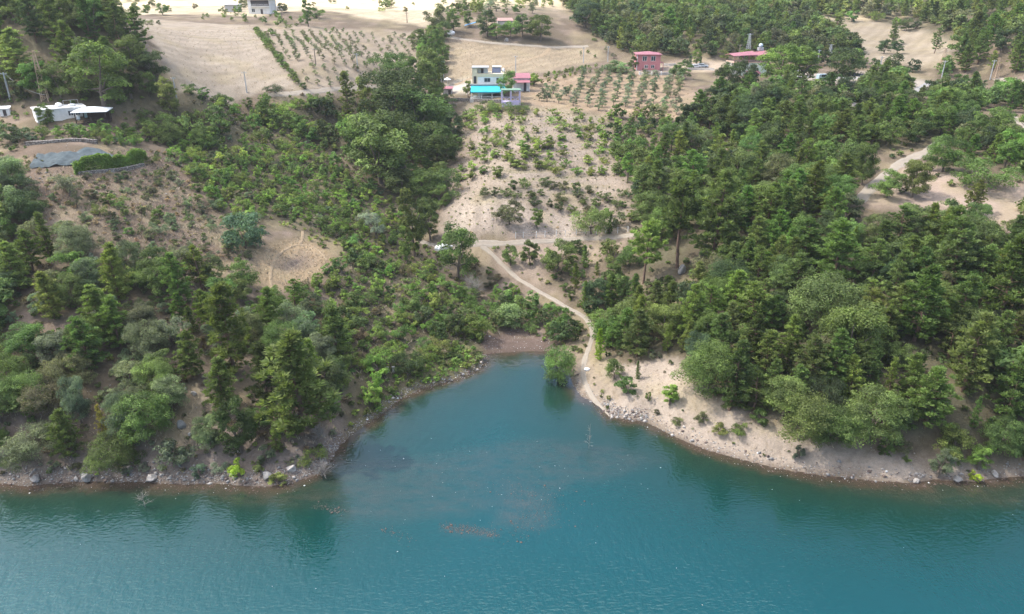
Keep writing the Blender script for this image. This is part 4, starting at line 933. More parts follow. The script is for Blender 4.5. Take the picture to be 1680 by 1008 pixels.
b.build('railing', DARKW, o); MB().box(-3.6, 3.6, 2.5, 2.62, .1, 2.9).build('back_wall', DARKW, o); MB().ellip((-3.3,-2.2,1.5),(.55,.55,.8),10,7).build('hanging_cloth', WHITE, o, smooth=True)
p, m = spot(10, 188, 1.2); o = root('white_hut', p, .4, 'tiny white hut beside bushes behind the white house', 'hut'); MB().box(-1.1, 1.1, -.9, .9, -.3, 1.5).build('wall', W_, o); MB().slab([(-1.3,-1.1,1.55),(1.3,-1.1,1.55),(1.3,1.1,1.9),(-1.3,1.1,1.9)], .08).build('roof', WHITE, o); MB().box(-.35,.35,-.93,-.88,-.2,1.2).build('door', DOORM, o)

def lattice(u, v, hp, w, mat, label, arms=1):
    p, m = spot(u, v, .8); H_ = hp * m * 1.03; o = root('lattice_mast', p, .3, label, 'mast', 'lattice masts'); b = MB(); n = 11
    def c(k, z): s = w / 2 * (1 - .72 * z / H_); return np.array([(-s, s, s, -s)[k], (-s, -s, s, s)[k], z])
    for k in range(4): b.bar(c(k, 0), c(k, H_), .06 + w * .035, .06)
    for i in range(n):
        z0, z1 = H_ * i / n, H_ * (i + 1) / n
        for k in range(4): b.bar(c(k, z0), c((k + 1) % 4, z1), .035); b.bar(c(k, z1), c((k + 1) % 4, z1), .03)
    b.build('lattice', mat, o)
    for i in range(arms): z = H_ * (.97 - .14 * i); MB().box(-w * .7 - .3, w * .7 + .3, -.06, .06, z, z + .12).build('cross_arm', mat, o)
    return p, H_
mast_p, mast_h = lattice(75, 166, 76, 1.5, TANM, 'tall rusty tan lattice mast rising behind the white house', 2)
lattice(1226, 95, 36, 1.6, STEEL, 'grey lattice mast behind the red roofed hall', 1); lattice(1361, 92, 17, 1.3, STEEL, 'short grey lattice mast between the two planes', 1); lattice(1545, 112, 30, 1.5, TANM, 'tan lattice mast at the foot of the upper field', 1); lattice(1632, 130, 32, 1.4, TANM, 'tan lattice mast beside a pale pole on the orange bank', 1)
def pole(u, v, hp, label, mat=STEEL, r=.14, arm=True):
    p, m = spot(u, v, .5); H_ = hp * m * 1.03; o = root('utility_pole', p, pr_.uniform(-.4, .4), label, 'pole', 'utility poles'); MB().bar((0,0,-.3), (0,0,H_), r * 1.3, r * .8, 8).build('shaft', mat, o)
    if arm: MB().box(-.7, .7, -.05, .05, H_ - .45, H_ - .33).build('cross_arm', mat, o); [MB().bar((x,0,H_-.33),(x,0,H_-.1),.05).build('insulator', WHITE, o) for x in (-.55, .55)]
    return np.array([p[0], p[1], p[2] + H_])
GREYP = plain('weathered_pole', (.42, .42, .42), .8, .12, 2); BROWNP = plain('wooden_pole', (.25, .20, .16), .9, .2, 3)
top1 = pole(17, 163, 41, 'pale blue grey pole on the bare slope by the white house', STEEL, .22)
for u, v, hp, lab, mt in [(290,163,34,'grey pole at the near edge of the stubble field',GREYP),(405,152,32,'thin grey pole standing on the stubble field',GREYP),(518,106,24,'thin brown pole among the young olives',BROWNP),(587,116,26,'thin grey pole in the middle of the young olives',GREYP),(668,38,16,'thin pole on the sunny field below a little tree',BROWNP),
   (463,36,18,'thin pole near the sunny farmhouse',BROWNP),(728,134,31,'taller of the twin grey poles at the house yard corner',GREYP),(724,136,24,'shorter of the twin grey poles at the house yard corner',PALEC),(846,124,30,'thin grey pole in the straw field behind the awning house',GREYP),(957,104,24,'thin grey pole by the pale figs',GREYP),(997,102,24,'white pole behind the pale figs near the pink house',STEEL),
   (1107,88,11,'short pale pole behind the pink house yard',STEEL),(1212,97,22,'thin brown pole left of the hall mast',BROWNP),(1341,106,22,'white pole between the bright plane trees and the dark plane',STEEL),(1441,127,32,'pale pole standing by the bright yard road',STEEL),(1544,131,29,'pale pole beside the concrete road',STEEL),(1624,131,30,'pale pole with bracket on the orange bank',STEEL)]:
    pole(u, v, hp, lab, mt, .16)
def wire(a, b, sag, label):
    m = MB(); q = [a + (b - a) * (i / 14) - np.array([0, 0, sag * 4 * (i / 14) * (1 - i / 14)]) for i in range(15)]
    for i in range(14): m.bar(q[i], q[i + 1], .035, .035, 4)
    tag(m.build('power_line', GREYP), label, 'wire')
wire(top1, np.array([mast_p[0] + 1.5, mast_p[1] - 2, mast_p[2] + 1.8]), 1.2, 'sagging wire from the pale pole down to the white house')

# house with the blue awning, its terrace, kiosk and sheds
p, m = spot(801, 163, 7.5); o = root('terrace_house', p, 0, 'white and cream house with a bright blue awning over its terrace', 'house'); o.scale = (.97, .97, .87)
MB().box(-6.2, 6.6, -.2, 5, -1.2, .02).build('terrace', PALEC, o)
MB().slab([(-5.9,-.1,2.75),(5.2,-.1,2.75),(5.2,4.4,4.35),(-5.9,4.4,4.35)], .10).slab([(5.25,.3,2.9),(6.7,1.6,3.1),(6.2,4.0,3.9),(5.25,4.4,4.3)], .08).build('awning', BLUE, o)
MB().box(-5.9, 5.2, -.14, -.08, 2.35, 2.72).build('valance', BLUE, o)
for x in (-5.7, -2.2, 1.3, 5.0): MB().box(x-.1, x+.1, .02, .22, .02, 2.7).build('post', W_, o)
b = MB(); b.box(-5.6, 5.0, .05, .12, .95, 1.03)
for k in range(26): x = -5.4 + k * .41; b.box(x-.04, x+.04, .06, .11, .1, .95)
b.build('railing', W_, o)
MB().box(-6.3, 5.4, 3.9, 5.0, 4.4, 4.85).build('canopy_slab', GREYC, o)
MB().box(-3.7, 5.6, 5.0, 12, -.5, 7.4).build('wall', W_, o); MB().box(-3.78, 5.68, 4.92, 12.08, 7.4, 8.5).build('parapet', CREAM, o)
MB().box(-5.5, -3.72, 5.2, 9.5, -.5, 10.6).build('stair_tower', CREAM, o); MB().box(-3.7, -.3, 7.2, 11, 7.5, 10.5).build('roof_room', W_, o); MB().box(-5.7, .1, 4.95, 11.2, 10.6, 10.8).build('roof_slab', GREYC, o)
MB().box(-2.6, -1.7, 7.12, 7.18, 8.5, 10.2).build('door', DOORM, o); MB().box(2.7, 3.5, 4.93, 4.98, 4.95, 7.0).build('door', DOORM, o); MB().box(-5.0, -4.1, 5.12, 5.18, 4.9, 7.6).build('stair_opening', DOORM, o)
window(o, -.4, 5.0, 5.6, 1.9, 1.3, GREYC)
MB().slab([(1.2,7.2,8.6),(4.2,7.2,8.6),(4.2,9,10.3),(1.2,9,10.3)], .1).build('solar_panel', PANEL, o); MB().bar((1.2,9.2,10.6),(4.4,9.2,10.6),.36,.36,10).build('solar_tank', WHITE, o); MB().ellip((5.0,9,9.3),(.55,.55,.9),10,7).build('water_tank', WHITE, o, smooth=True)
for x in (-4.6, -2.9, .2, 2.6, 4.2):
    b = MB(); b.box(x-.6, x+.6, 1.6, 2.6, .72, .8); b.box(x-.06, x+.06, 2.04, 2.16, .025, .72); t_ = b.build('terrace_table', W_); t_.location = tuple(np.array(p) * 1.0); t_.scale = (.97, .97, .87); tag(t_, 'white table on the terrace under the blue awning', 'table', 'tables under the blue awning')
p, m = spot(838, 172, 3.0); o = root('garden_kiosk', p, rad(4), 'lilac painted open kiosk with a flat green roof', 'kiosk')
MB().box(-3.1, 3.1, -1.8, 1.8, 4.5, 4.75).build('roof', GREENR, o)
for x in (-2.8, 0, 2.8):
    for y in (-1.6, 1.6): MB().box(x-.14, x+.14, y-.14, y+.14, -.6, 4.5).build('post', LILAC, o)
MB().box(-2.6, 2.6, -1.52, 1.5, -.8, 1.1).build('base_panel', LILAC, o)
b = MB()
for x in (-1.4, 1.4): b.bar((x-1.2,-1.6,1.3),(x+1.2,-1.6,2.5),.07).bar((x-1.2,-1.6,2.5),(x+1.2,-1.6,1.3),.07); b.box(x-1.2, x+1.2, -1.66, -1.54, 2.5, 2.62)
b.build('cross_railing', LILAC, o)
def shed(u, v, rz, w, d, h, wall, roof, label, pitch=.9, porch=False):
    p, m = spot(u, v, w * .6); o = root('shed', p, rz, label, 'shed'); MB().box(-w/2, w/2, 0, d, -.5, h).build('wall', wall, o); e = .35
    MB().slab([(-w/2-e,-e,h+.1),(w/2+e,-e,h+.1),(w/2+e,d+e,h+.1+pitch),(-w/2-e,d+e,h+.1+pitch)], .12).build('roof', roof, o); MB().box(w*.12, w*.12+.9, -.05, .02, -.3, h*.8).build('door', DOORM, o)
    if porch:
        MB().slab([(-w/2+.2,-2.2,h-1.1),(w/2-.1,-2.2,h-1.1),(w/2-.1,-.06,h-.4),(-w/2+.2,-.06,h-.4)], .1).build('porch_roof', roof, o)
        for x in (-w/2+.3, w/2-.3): MB().box(x-.08, x+.08, -2.1, -1.95, -.5, h-1.2).build('post', W_, o)
    return o
shed(856, 150, rad(6), 5.4, 3.6, 4.2, W_, REDR, 'white shed with two stepped red roofs beside the lilac kiosk', 1.2, True)
shed(734, 156, rad(-5), 3.0, 2.2, 2.0, GREYC, REDR, 'small grey shed with a red roof at the terrace end', .5)
shed(829, 46, rad(8), 6.5, 4.0, 2.8, PALEC, RUST, 'old hut with a rusty roof among trees above the upper road', 1.0)
shed(381, 20, rad(0), 6.0, 4.0, 2.9, GREYC, GREYC, 'low grey shed beside the sunny farmhouse', .3)
shed(1397, 13, rad(0), 5.0, 3.5, 2.2, W_, WHITE, 'small white roofed hut in the sunny wood', .5)
p, m = spot(733, 147, 1.0); o = root('garden_parasol', (p[0], p[1] + 3.5, p[2] + .2), 0, 'white parasol behind the small red roofed shed', 'parasol'); MB().bar((0,0,0),(0,0,3.2),.05).build('pole', W_, o)
b = MB(); n = 8; b.add([(0,0,3.5)] + [(1.4*math.cos(6.283*i/n), 1.4*math.sin(6.283*i/n), 2.8) for i in range(n)] + [(0,0,3.42)] + [(1.4*math.cos(6.283*i/n), 1.4*math.sin(6.283*i/n), 2.72) for i in range(n)], [(0,1+i,1+(i+1)%n) for i in range(n)] + [(n+1,n+2+(i+1)%n,n+2+i) for i in range(n)] + [(1+i,n+2+i,n+2+(i+1)%n,1+(i+1)%n) for i in range(n)]); b.build('canopy', WHITE, o)

# pink house and its yard
p, m = spot(1064, 117, 6.5); o = root('pink_house', p, rad(-2), 'two storey pink house under a shallow red hipped roof', 'house')
MB().box(-4.6, 4.2, 0, 8, -.8, 5.9).build('wall', PINKW, o); MB().hip(-4.6, 4.2, 0, 8, 6.0, .8, .5).build('roof', REDR, o); MB().box(-4.68, 4.28, -.06, 8.06, -.9, .25).build('plinth', PALEC, o)
for x in (-1.75, 1.45): window(o, x, 0, 3.7, 1.5, 1.6, W_, 2)
for x in (-1.0, 1.4): window(o, x, 0, 1.1, 1.15, 1.0, W_, 2)
MB().box(-4.63, -4.4, -.03, .12, .3, 5.85).build('corner_trim', W_, o); MB().box(4.2, 5.6, 1.0, 4.5, 2.75, 2.95).build('porch_roof', PINKW, o); MB().box(5.35, 5.6, 1.0, 1.25, -.6, 2.75).build('porch_post', PINKW, o); MB().box(4.21, 4.26, 1.4, 3.2, .1, 2.4).build('door', DOORM, o)
def wall_line(name, px, h, t, mat, label, cat='wall', posts=None, below=.6):
    c = smooth_line([at(u, v)[:2] for u, v in px], 1.0); d = np.gradient(c, axis=0); d /= np.linalg.norm(d, axis=1)[:, None] + 1e-9; nn = np.stack([-d[:, 1], d[:, 0]], 1); z = H(c[:, 0], c[:, 1]); top = np.convolve(np.pad(z, 3, 'edge'), np.ones(7) / 7, 'valid') + h; top = top + .12 * fbm(c[:, 0] / 1.5, c[:, 1] / 1.5, 3, 2) * (mat is STONEW)
    b = MB()
    for i in range(len(c) - 1):
        q = [(c[j] + s * nn[j] * t / 2) for j in (i, i + 1) for s in (1, -1)]; zz = [z[i] - below, z[i + 1] - below, top[i], top[i + 1]]
        V = [(q[0][0],q[0][1],zz[0]),(q[1][0],q[1][1],zz[0]),(q[2][0],q[2][1],zz[1]),(q[3][0],q[3][1],zz[1]),(q[0][0],q[0][1],zz[2]),(q[1][0],q[1][1],zz[2]),(q[2][0],q[2][1],zz[3]),(q[3][0],q[3][1],zz[3])]
        F = [(4,5,7,6),(1,3,7,5),(0,4,6,2)]
        if i == 0: F.append((0,1,5,4))
        if i == len(c) - 2: F.append((2,6,7,3))
        b.add(V, F)
    TRACKS.append((c, t + .4))
    if posts is None: return tag(b.build(name, mat), label, cat)
    p0 = (c[0][0], c[0][1], z[0]); o = root(name, (0, 0, 0), 0, label, cat); o.location = p0; w = b.build('wall', mat, o); w.location = tuple(-q for q in p0)
    for k in range(posts):
        j = int(round(k * (len(c) - 1) / (posts - 1))); MB().box(c[j][0]-p0[0]-.2, c[j][0]-p0[0]+.2, c[j][1]-p0[1]-.25, c[j][1]-p0[1]+.25, z[j]-p0[2]-.5, top[j]-p0[2]+.35).build('pillar', W_, o)
    return o
wall_line('yard_wall', [(1049,123),(1075,124),(1101,122)], .9, .3, PALEC, 'concrete yard wall with white pillars in front of the pink house', 'wall', 4, 1.2)
wall_line('yard_wall', [(1088,109),(1098,109),(1108,108)], 1.0, .25, PALEC, 'low pale wall behind the pink house porch', 'wall')
wall_line('yard_wall', [(1128,115),(1142,115),(1158,115),(1172,116)], .8, .25, PALEC, 'low pale wall in front of the white cars', 'wall')
wall_line('retaining_wall', [(738,166),(760,166),(785,167),(812,168),(826,168)], .9, .8, STONEW, 'rough stone retaining wall under the awning terrace', 'wall', None, 1.5)
wall_line('retaining_wall', [(44,238),(70,236),(100,233),(130,232),(160,236)], .7, .9, STONEW, 'grey dry stone wall below the white house garden', 'wall', None, 1.0)
wall_line('retaining_wall', [(128,286),(160,283),(200,280),(236,272)], .5, .8, STONEW, 'stone wall carrying the vine hedge', 'wall', None, 1.0)
car(1141, 112, .3, (.75, .75, .76), 'white car parked beside the dark cypress'); car(1152, 111, -.2, (.42, .47, .52), 'pale grey car parked behind the dark cypress'); car(1350, 131, .25, (.42, .55, .64), 'pale blue van at the end of the bright yard road', 4.6, True)
car(728, 411, .8, (.74, .74, .73), 'white car half hidden behind the tall tree at the path fork'); car(462, 18, .1, (.62, .60, .58), 'pale vehicle parked beside the sunny farmhouse', 4.8, True)

# hall with the red roof, its neighbours under the plane trees
p, m = spot(1229, 124, 7.5); o = root('roadside_hall', p, rad(7), 'mint and white hall with a red sheet roof and roof terrace', 'hall')
MB().box(-3.2, 6.5, 0, 7, -1, 4.4).build('wall', MINT, o); MB().box(-6.5, -3.25, 1.5, 7, -1, 4.4).build('side_wall', PALEC, o); MB().box(-6.6, 6.6, -.2, 7.2, 4.4, 4.7).build('terrace_slab', plain('peach_slab', (.55, .40, .31), .8), o)
MB().slab([(-7.0,-.6,6.9),(2.0,-.6,7.2),(2.0,4,8.2),(-7.0,4,7.4)], .12).slab([(-1.0,-.4,6.6),(7.0,-.4,7.4),(7.0,4,8.3),(-1.0,4,7.35)], .12).slab([(7.0,7.6,6.9),(-7.0,7.6,6.7),(-7.0,4.1,7.4),(7.0,4.1,8.2)], .12).build('roof', REDR, o)
for x in (-6.3, -3.2, -.8, 1.6, 4, 6.3): MB().box(x-.09, x+.09, -.1, .08, 4.7, 6.75).build('post', REDR, o)
MB().box(-6.2, 6.2, .02, .07, 5.5, 5.6).build('railing', REDR, o)
for x in (-.4, 2.6): MB().box(x-.35, x+.35, -.05, .02, 1.4, 4.1).build('pilaster', W_, o)
window(o, 1.1, 0, 1.6, 1.4, 1.6); MB().slab([(-1.6,-2.3,.9),(3.4,-2.3,.9),(3.4,-.06,1.7),(-1.6,-.06,1.7)], .1).build('porch_roof', REDR, o); MB().box(-1.4, 3.2, -2.1, -1.95, -1, .78).build('porch_wall', PALEC, o)
MB().box(4.6, 6.4, 4.4, 6.2, 8.2, 9.3).build('roof_cowl', STEEL, o); MB().ellip((5.5,5.3,10.0),(.8,.8,.7),12,8).build('water_tank', plain('pale_blue_tank', (.5,.6,.68), .4), o, smooth=True)
p, m = spot(1302, 132, 3.5); o = root('timber_stall', p, .1, 'brown timber stall under the bright plane trees', 'stall'); MB().slab([(-3,-1.5,2.5),(3,-1.5,2.5),(3,1.8,3.1),(-3,1.8,3.1)], .1).build('roof', WHITE, o); MB().box(-2.8, 2.8, -.9, -.7, -.3, 1.2).build('counter', DARKW, o)
for x in (-2.8, 2.8):
    for y in (-1.3, 1.6): MB().box(x-.08, x+.08, y-.08, y+.08, -.4, 2.4 + (y > 0) * .5).build('post', DARKW, o)
p, m = spot(1402, 136, 3.0); o = root('black_awning', p, -.2, 'black sloping awning on slanted posts beside the dark plane', 'awning'); MB().slab([(-3.5,-2,2.7),(3.8,-2,2.0),(3.8,2.2,2.6),(-3.5,2.2,3.4)], .08).build('canopy', plain('black_cloth', (.02, .02, .022), .7), o)
for x, z in ((-3.2, 2.7), (3.5, 2.0)):
    for y in (-1.8, 2.0): MB().bar((x * .9, y, -1.6), (x, y, z + (y > 0) * .5), .08).build('post', DARKW, o)
p, m = spot(426, 23, 6); o = root('farmhouse', p, rad(-4), 'sunlit white farmhouse with faded pink roof and dark balcony', 'farmhouse')
MB().box(-4.8, 4.8, 0, 8, -.5, 5.8).build('wall', W_, o); MB().hip(-4.8, 4.8, 0, 8, 5.9, 1.8, .8).build('roof', LILR, o); MB().box(-3.4, 4.6, -.06, .01, 3.2, 5.4).build('balcony_opening', DOORM, o); MB().box(-3.6, 4.7, -1.2, -.02, 2.9, 3.1).build('balcony', W_, o)
b = MB(); b.box(-3.6, 4.7, -1.18, -1.12, 3.85, 3.93)
for k in range(16): b.box(-3.5 + k * .54, -3.44 + k * .54, -1.17, -1.12, 3.1, 3.85)
b.build('railing', W_, o); window(o, -2.6, 0, .7, 1.3, 1.3); MB().box(.6, 1.6, -.05, .02, -.3, 1.9).build('door', DOORM, o)
p, m = spot(740, 57, 2.2); o = tag(MB().ellip((0,0,.6),(1.7,1.2,1.1),14,9).build('water_tank', WHITE, None, smooth=True), 'big white rounded water tank at the end of the upper road', 'tank'); o.location = tuple(p)
p, m = spot(773, 46, 1.5); b = MB(); b.slab([(-2.8,-.8,.9),(2.2,-.5,2.2),(2.2,1.2,2.5),(-2.8,1.0,1.2)], .07); o = root('tarp_shelter', p, 0, 'slanted blue sheet roof among trees below the sunny crest', 'shelter'); b.build('sheet', plain('dull_blue_sheet', (.10, .30, .55), .6), o)
for x, z in ((-2.6,.9),(2.0,2.1)): MB().bar((x,0,-.3),(x,.1,z+.2),.06).build('post', BROWNP, o)

# shade net and vine hedge in the garden
def shade_net():
    r = np.random.default_rng(3); Pw = poly_xy([(56,262),(100,255),(165,249),(172,257),(130,265),(95,273),(60,271)]); c0 = Pw.mean(0); n = 26; V = []; ctr = smooth_line(poly_xy([(56,266),(100,263),(140,259),(170,253)]), .5); d = np.gradient(ctr, axis=0); d /= np.linalg.norm(d, axis=1)[:, None]; nn = np.stack([-d[:, 1], d[:, 0]], 1); K = 9
    s = np.linspace(-1, 1, K); wd = 3.4 + .5 * fbm(ctr[:, 0] / 3, ctr[:, 1] / 3, 5, 2); P_ = ctr[:, None] + nn[:, None] * (s * wd.mean())[None, :, None]; z = H(P_[..., 0], P_[..., 1]) + .6 + .55 * fbm(P_[..., 0] / 1.3, P_[..., 1] / 1.3, 8, 4) - .3 * (np.abs(s)[None] > .9)
    idx = np.arange(z.size).reshape(z.shape); F = np.stack([idx[:-1, :-1], idx[:-1, 1:], idx[1:, 1:], idx[1:, :-1]], -1).reshape(-1, 4); p0 = np.array([ctr[0, 0], ctr[0, 1], z[0, 0]])
    o = root('shade_net', tuple(p0), 0, 'grey blue shade net stretched over low garden beds', 'shade net'); link_mesh('netting', np_mesh('netting', np.concatenate([P_, z[..., None]], -1).reshape(-1, 3) - p0, F, [NET], smooth=True), o)
    for i in range(2, len(ctr), 9):
        for j in (1, K - 2): q = P_[i, j]; g = float(H(q[0], q[1])); MB().bar((q[0]-p0[0], q[1]-p0[1], g-p0[2]-.2), (q[0]-p0[0], q[1]-p0[1], z[i, j]-p0[2]-.02), .05).build('stake', BROWNP, o)
    BLOCK.append((float(ctr[len(ctr)//2, 0]), float(ctr[len(ctr)//2, 1]), 6.0))
shade_net()
def hedge(px, h, w, tint, name, label, n):
    r = np.random.default_rng(4); c = smooth_line([at(u, v)[:2] for u, v in px], .3); k = r.integers(0, len(c), n); th = r.uniform(-.3, 3.44, n); q = c[k] + r.normal(size=(n, 2)) * .15
    hh = h * (1 + .75 * fbm(q[:, 0] / 1.6, q[:, 1] / 1.6, 6, 3)); off = np.cos(th) * w / 2; z = H(c[k][:, 0], c[k][:, 1]) + .2 + hh * np.clip(np.sin(th) + .25, 0, 1) ** .6
    droop = r.random(n) < .3; z = np.where(droop, H(c[k][:, 0], c[k][:, 1]) + hh * r.uniform(-.35, 1, n), z); P_ = np.stack([q[:, 0], q[:, 1] + np.where(droop, -w / 2 - .1, off), z], 1); nr = rnd_dirs(r, n); nr[:, 2] = np.abs(nr[:, 2]) + .3; nr /= np.linalg.norm(nr, axis=1)[:, None]
    Q = leaf_quads(r, P_, nr, .34 * r.uniform(.7, 1.3, n), .24); me = np_mesh(name, Q.reshape(-1, 3), np.arange(n * 4).reshape(n, 4), [M_LEAF], tone=r.uniform(.75, 1.25, n)); o = link_mesh(name, me); o.color = tuple(np.array(TINT[tint])) + (1,); tag(o, label, 'hedge')
hedge([(128,282),(160,278),(200,274),(238,266)], 2.1, 1.8, 'bright', 'vine_hedge', 'long bright green vine hedge trailing over a stone wall', 14000)

# rocks, dead wood, fence
def rock(u, v, wp, hp, mat, label, seed, sq=1.0):
    p, m = spot(u, v, wp * m_at(u, v) * .5); r = np.random.default_rng(seed); b = MB(); b.ellip((0, 0, hp * m * .35), (wp * m / 2, wp * m / 2 * .8, hp * m * .62), 16, 11)
    V = np.array(b.V); n = V / np.linalg.norm(V, axis=1)[:, None]; k = 1 + .28 * fbm(n[:, 0] * 2.1 + seed, n[:, 1] * 2.1 + n[:, 2] * 1.7, seed, 4)
    for _ in range(7): pl = rnd_dirs(r, 1)[0]; dd = V @ pl; lim = np.percentile(dd, 84); V = V - np.maximum(dd - lim, 0)[:, None] * pl * .85
    b.V = [tuple(q) for q in V * k[:, None]]; o = b.build('boulder', mat); o.location = tuple(p); o.rotation_euler = (0, 0, r.uniform(0, 6)); tag(o, label, 'boulder')
def m_at(u, v): return mpp(at(u, v))
rock(1118, 449, 17, 18, ROCKM, 'rounded grey boulder at the foot of the tall bare trunked pine', 1); rock(299, 702, 15, 16, ROCKM, 'flat upright bluish grey rock beside the round oak', 2); rock(312, 715, 9, 6, PALER, 'small pale rock just below the upright grey rock', 3); rock(318, 648, 11, 7, PALER, 'white rock in the stony gap above the upright grey rock', 4); rock(304, 640, 7, 5, PALER, 'smaller white rock beside the white rock in the gap', 5)
rock(1400, 178, 12, 9, PALER, 'pale rock among the oaks under the black awning', 6); rock(1291, 170, 8, 4, PALER, 'flat pale rock in the wood below the timber stall', 7); rock(1503, 791, 15, 7, PALER, 'pale angular rock at the waterline at the beach end', 8); rock(1571, 788, 20, 7, ROCKM, 'long grey rock shelf at the waterline below the vine covered tree', 9); rock(1632, 780, 15, 8, PALER, 'pale rock at the waterline by the frame edge', 10); rock(1358, 352, 6, 4, PALER, 'pale rock under the dirt road by the oaks', 11); rock(143, 786, 26, 12, ROCKM, 'slanted grey rock face on the far bank at the water', 12); rock(125, 789, 8, 8, PALER, 'yellowish block beside the slanted grey rock', 13); rock(60, 788, 22, 10, ROCKM, 'grey rock slab at the water on the far bank', 14); rock(250, 786, 24, 9, PALER, 'pale rock ledge at the water in mid bank', 15); rock(438, 785, 20, 12, ROCKM, 'grey rock on the tip of the rocky point', 16); rock(478, 772, 18, 9, PALER, 'pale rock on the inner side of the rocky point', 17); rock(831, 68, 9, 6, PALER, 'pale round rock beside the upper road', 18); rock(330, 770, 15, 8, ROCKM, 'grey rock above the small bluish bush on the bank', 19); rock(1390, 494, 7, 5, PALER, 'pale rock in the deep wood', 20); rock(1345, 712, 9, 6, ROCKM, 'small grey rock under the broad grey-green oak', 21)
def dead_wood(u, v, hp, n, spread, label, seed, water=False, name='dead_tree', thick=.05):
    p = at_z(u, v, 0) if water else at(u, v); m = mpp(p); r = np.random.default_rng(seed); h = hp * m; b = MB(); lean = r.normal(size=2) * .06 * h; top = np.array([lean[0], lean[1], h]); b.bar((0, 0, -.6), top * .6, thick, thick * .7).bar(top * .6, top, thick * .7, .015)
    for k in range(n):
        t = r.uniform(.05, .95); q = top * t; d = rnd_dirs(r, 1)[0]; d[2] = abs(d[2]) * .8 + .2; e = q + d * h * spread * r.uniform(.4, 1) * (1.1 - t * .6); b.bar(q, e, thick * .45, .012, 4)
        for j in range(3): f = q + (e - q) * r.uniform(.3, .9); g = f + (rnd_dirs(r, 1)[0] + d * .8) * h * spread * .3; b.bar(f, g, .018, .008, 3)
    o = b.build(name, M_DEAD); o.location = tuple(p); tag(o, label, 'dead tree' if name == 'dead_tree' else 'dead bush')
dead_wood(966, 736, 46, 14, .22, 'thin bare dead tree standing in the water of the cove', 1, True, 'dead_tree', .035); dead_wood(238, 832, 22, 18, .9, 'bare dead branches breaking the water surface off the far bank', 2, True, 'dead_tree'); dead_wood(528, 784, 30, 60, .8, 'tangled grey dead bush at the tip of the rocky point', 3, False, 'dead_bush'); dead_wood(778, 492, 34, 90, .8, 'grey leafless bush below the tall tree at the path fork', 4, False, 'dead_bush'); dead_wood(1442, 556, 22, 60, .9, 'grey dead branches hanging in the dark of the wood', 5, False, 'dead_bush'); dead_wood(522, 722, 22, 60, .9, 'brittle grey bush at the foot of the tallest shore pine', 6, False, 'dead_bush'); dead_wood(165, 560, 20, 50, .9, 'grey dead twigs among oaks of the wooded shore', 7, False, 'dead_bush'); dead_wood(985, 590, 16, 4, .1, 'stub of bare trunk under the vivid young pine', 8)
def fence(px, n, label):
    c = smooth_line([at(u, v)[:2] for u, v in px], .5); p0 = np.array([c[0, 0], c[0, 1], float(H(*c[0]))]); o = root('wire_fence', tuple(p0), 0, label, 'fence'); tops = []
    for k in range(n): q = c[int(k * (len(c) - 1) / (n - 1))]; z = float(H(*q)); a = np.array([q[0], q[1], z]) - p0; MB().bar(a + [0, 0, -.3], a + [0, 0, 1.5], .075).build('post', W_, o); tops.append(a)
    b = MB()
    for hgt in (.6, 1.3):
        for i in range(n - 1): b.bar(tops[i] + [0, 0, hgt], tops[i + 1] + [0, 0, hgt], .012, .012, 3)
    b.build('wire', STEEL, o)
fence([(846,391),(880,390),(920,387),(960,385),(1000,383),(1030,381)], 12, 'row of thin white fence posts above the level track')
p, m = spot(641, 613, .8); o = root('notice_board', p, .15, 'two small pale boards standing in green scrub above the shore', 'board')
for x in (-.5, .5): MB().box(x-.24, x+.24, -.04, .04, .2, 1.4).build('board', PALEC, o); MB().bar((x,.08,-.3),(x,.08,1.4),.04).build('post', BROWNP, o)
p, m = spot(963, 608, .6); o = tag(MB().ellip((0,0,.22),(.55,.4,.32),10,7,.08,pr_).build('white_sack', WHITE, None, smooth=True), 'small white sack lying beside the path', 'sack'); o.location = tuple(p)

# loose stones on the shores, brown drift and white litter at the water
def scatter_solids(name, spots, size, mats, wts, label, cat, seed, flat=.6, zlift=0.0, water=False):
    r = np.random.default_rng(seed); base = np.array([(1,0,0),(-1,0,0),(0,1,0),(0,-1,0),(0,0,1),(0,0,-1)], float); tri = np.array([(0,2,4),(2,1,4),(1,3,4),(3,0,4),(2,0,5),(1,2,5),(3,1,5),(0,3,5)])
    n = len(spots); s = r.uniform(size[0], size[1], n) * (1 + 1.6 * (r.random(n) < .06)); V = base[None] * (1 + r.normal(size=(n, 6, 1)) * .22) * s[:, None, None] * np.array([1, 1, flat]); a = r.uniform(0, 6.28, n); ca, sa = np.cos(a), np.sin(a); X = V[..., 0] * ca[:, None] - V[..., 1] * sa[:, None]; Y = V[..., 0] * sa[:, None] + V[..., 1] * ca[:, None]
    z = np.full(n, zlift) if water else H(spots[:, 0], spots[:, 1]) + s * .1; V = np.stack([X + spots[:, 0][:, None], Y + spots[:, 1][:, None], V[..., 2] + z[:, None]], -1).reshape(-1, 3); F = (tri[None] + np.arange(n)[:, None, None] * 6).reshape(-1, 3); mi = np.repeat(r.choice(len(mats), n, p=wts), 8)
    tag(link_mesh(name, np_mesh(name, V, F, mats, mi=mi)), label, cat, kind='stuff')
def shore_spots(seed, n, lo, hi, u0, u1):
    r = np.random.default_rng(seed); c = smooth_line([at_z(u, v, 0)[:2] for u, v in SHORE_PX if u0 <= u <= u1], .3); d = np.gradient(c, axis=0); d /= np.linalg.norm(d, axis=1)[:, None] + 1e-9; nn = np.stack([-d[:, 1], d[:, 0]], 1); k = r.integers(0, len(c), n); q = c[k] + nn[k] * r.uniform(lo, hi, n)[:, None] + r.normal(size=(n, 2)) * .25; return q
BROWNS = plain('wet_brown_stone', (.13, .095, .08), .8, .3, 3)
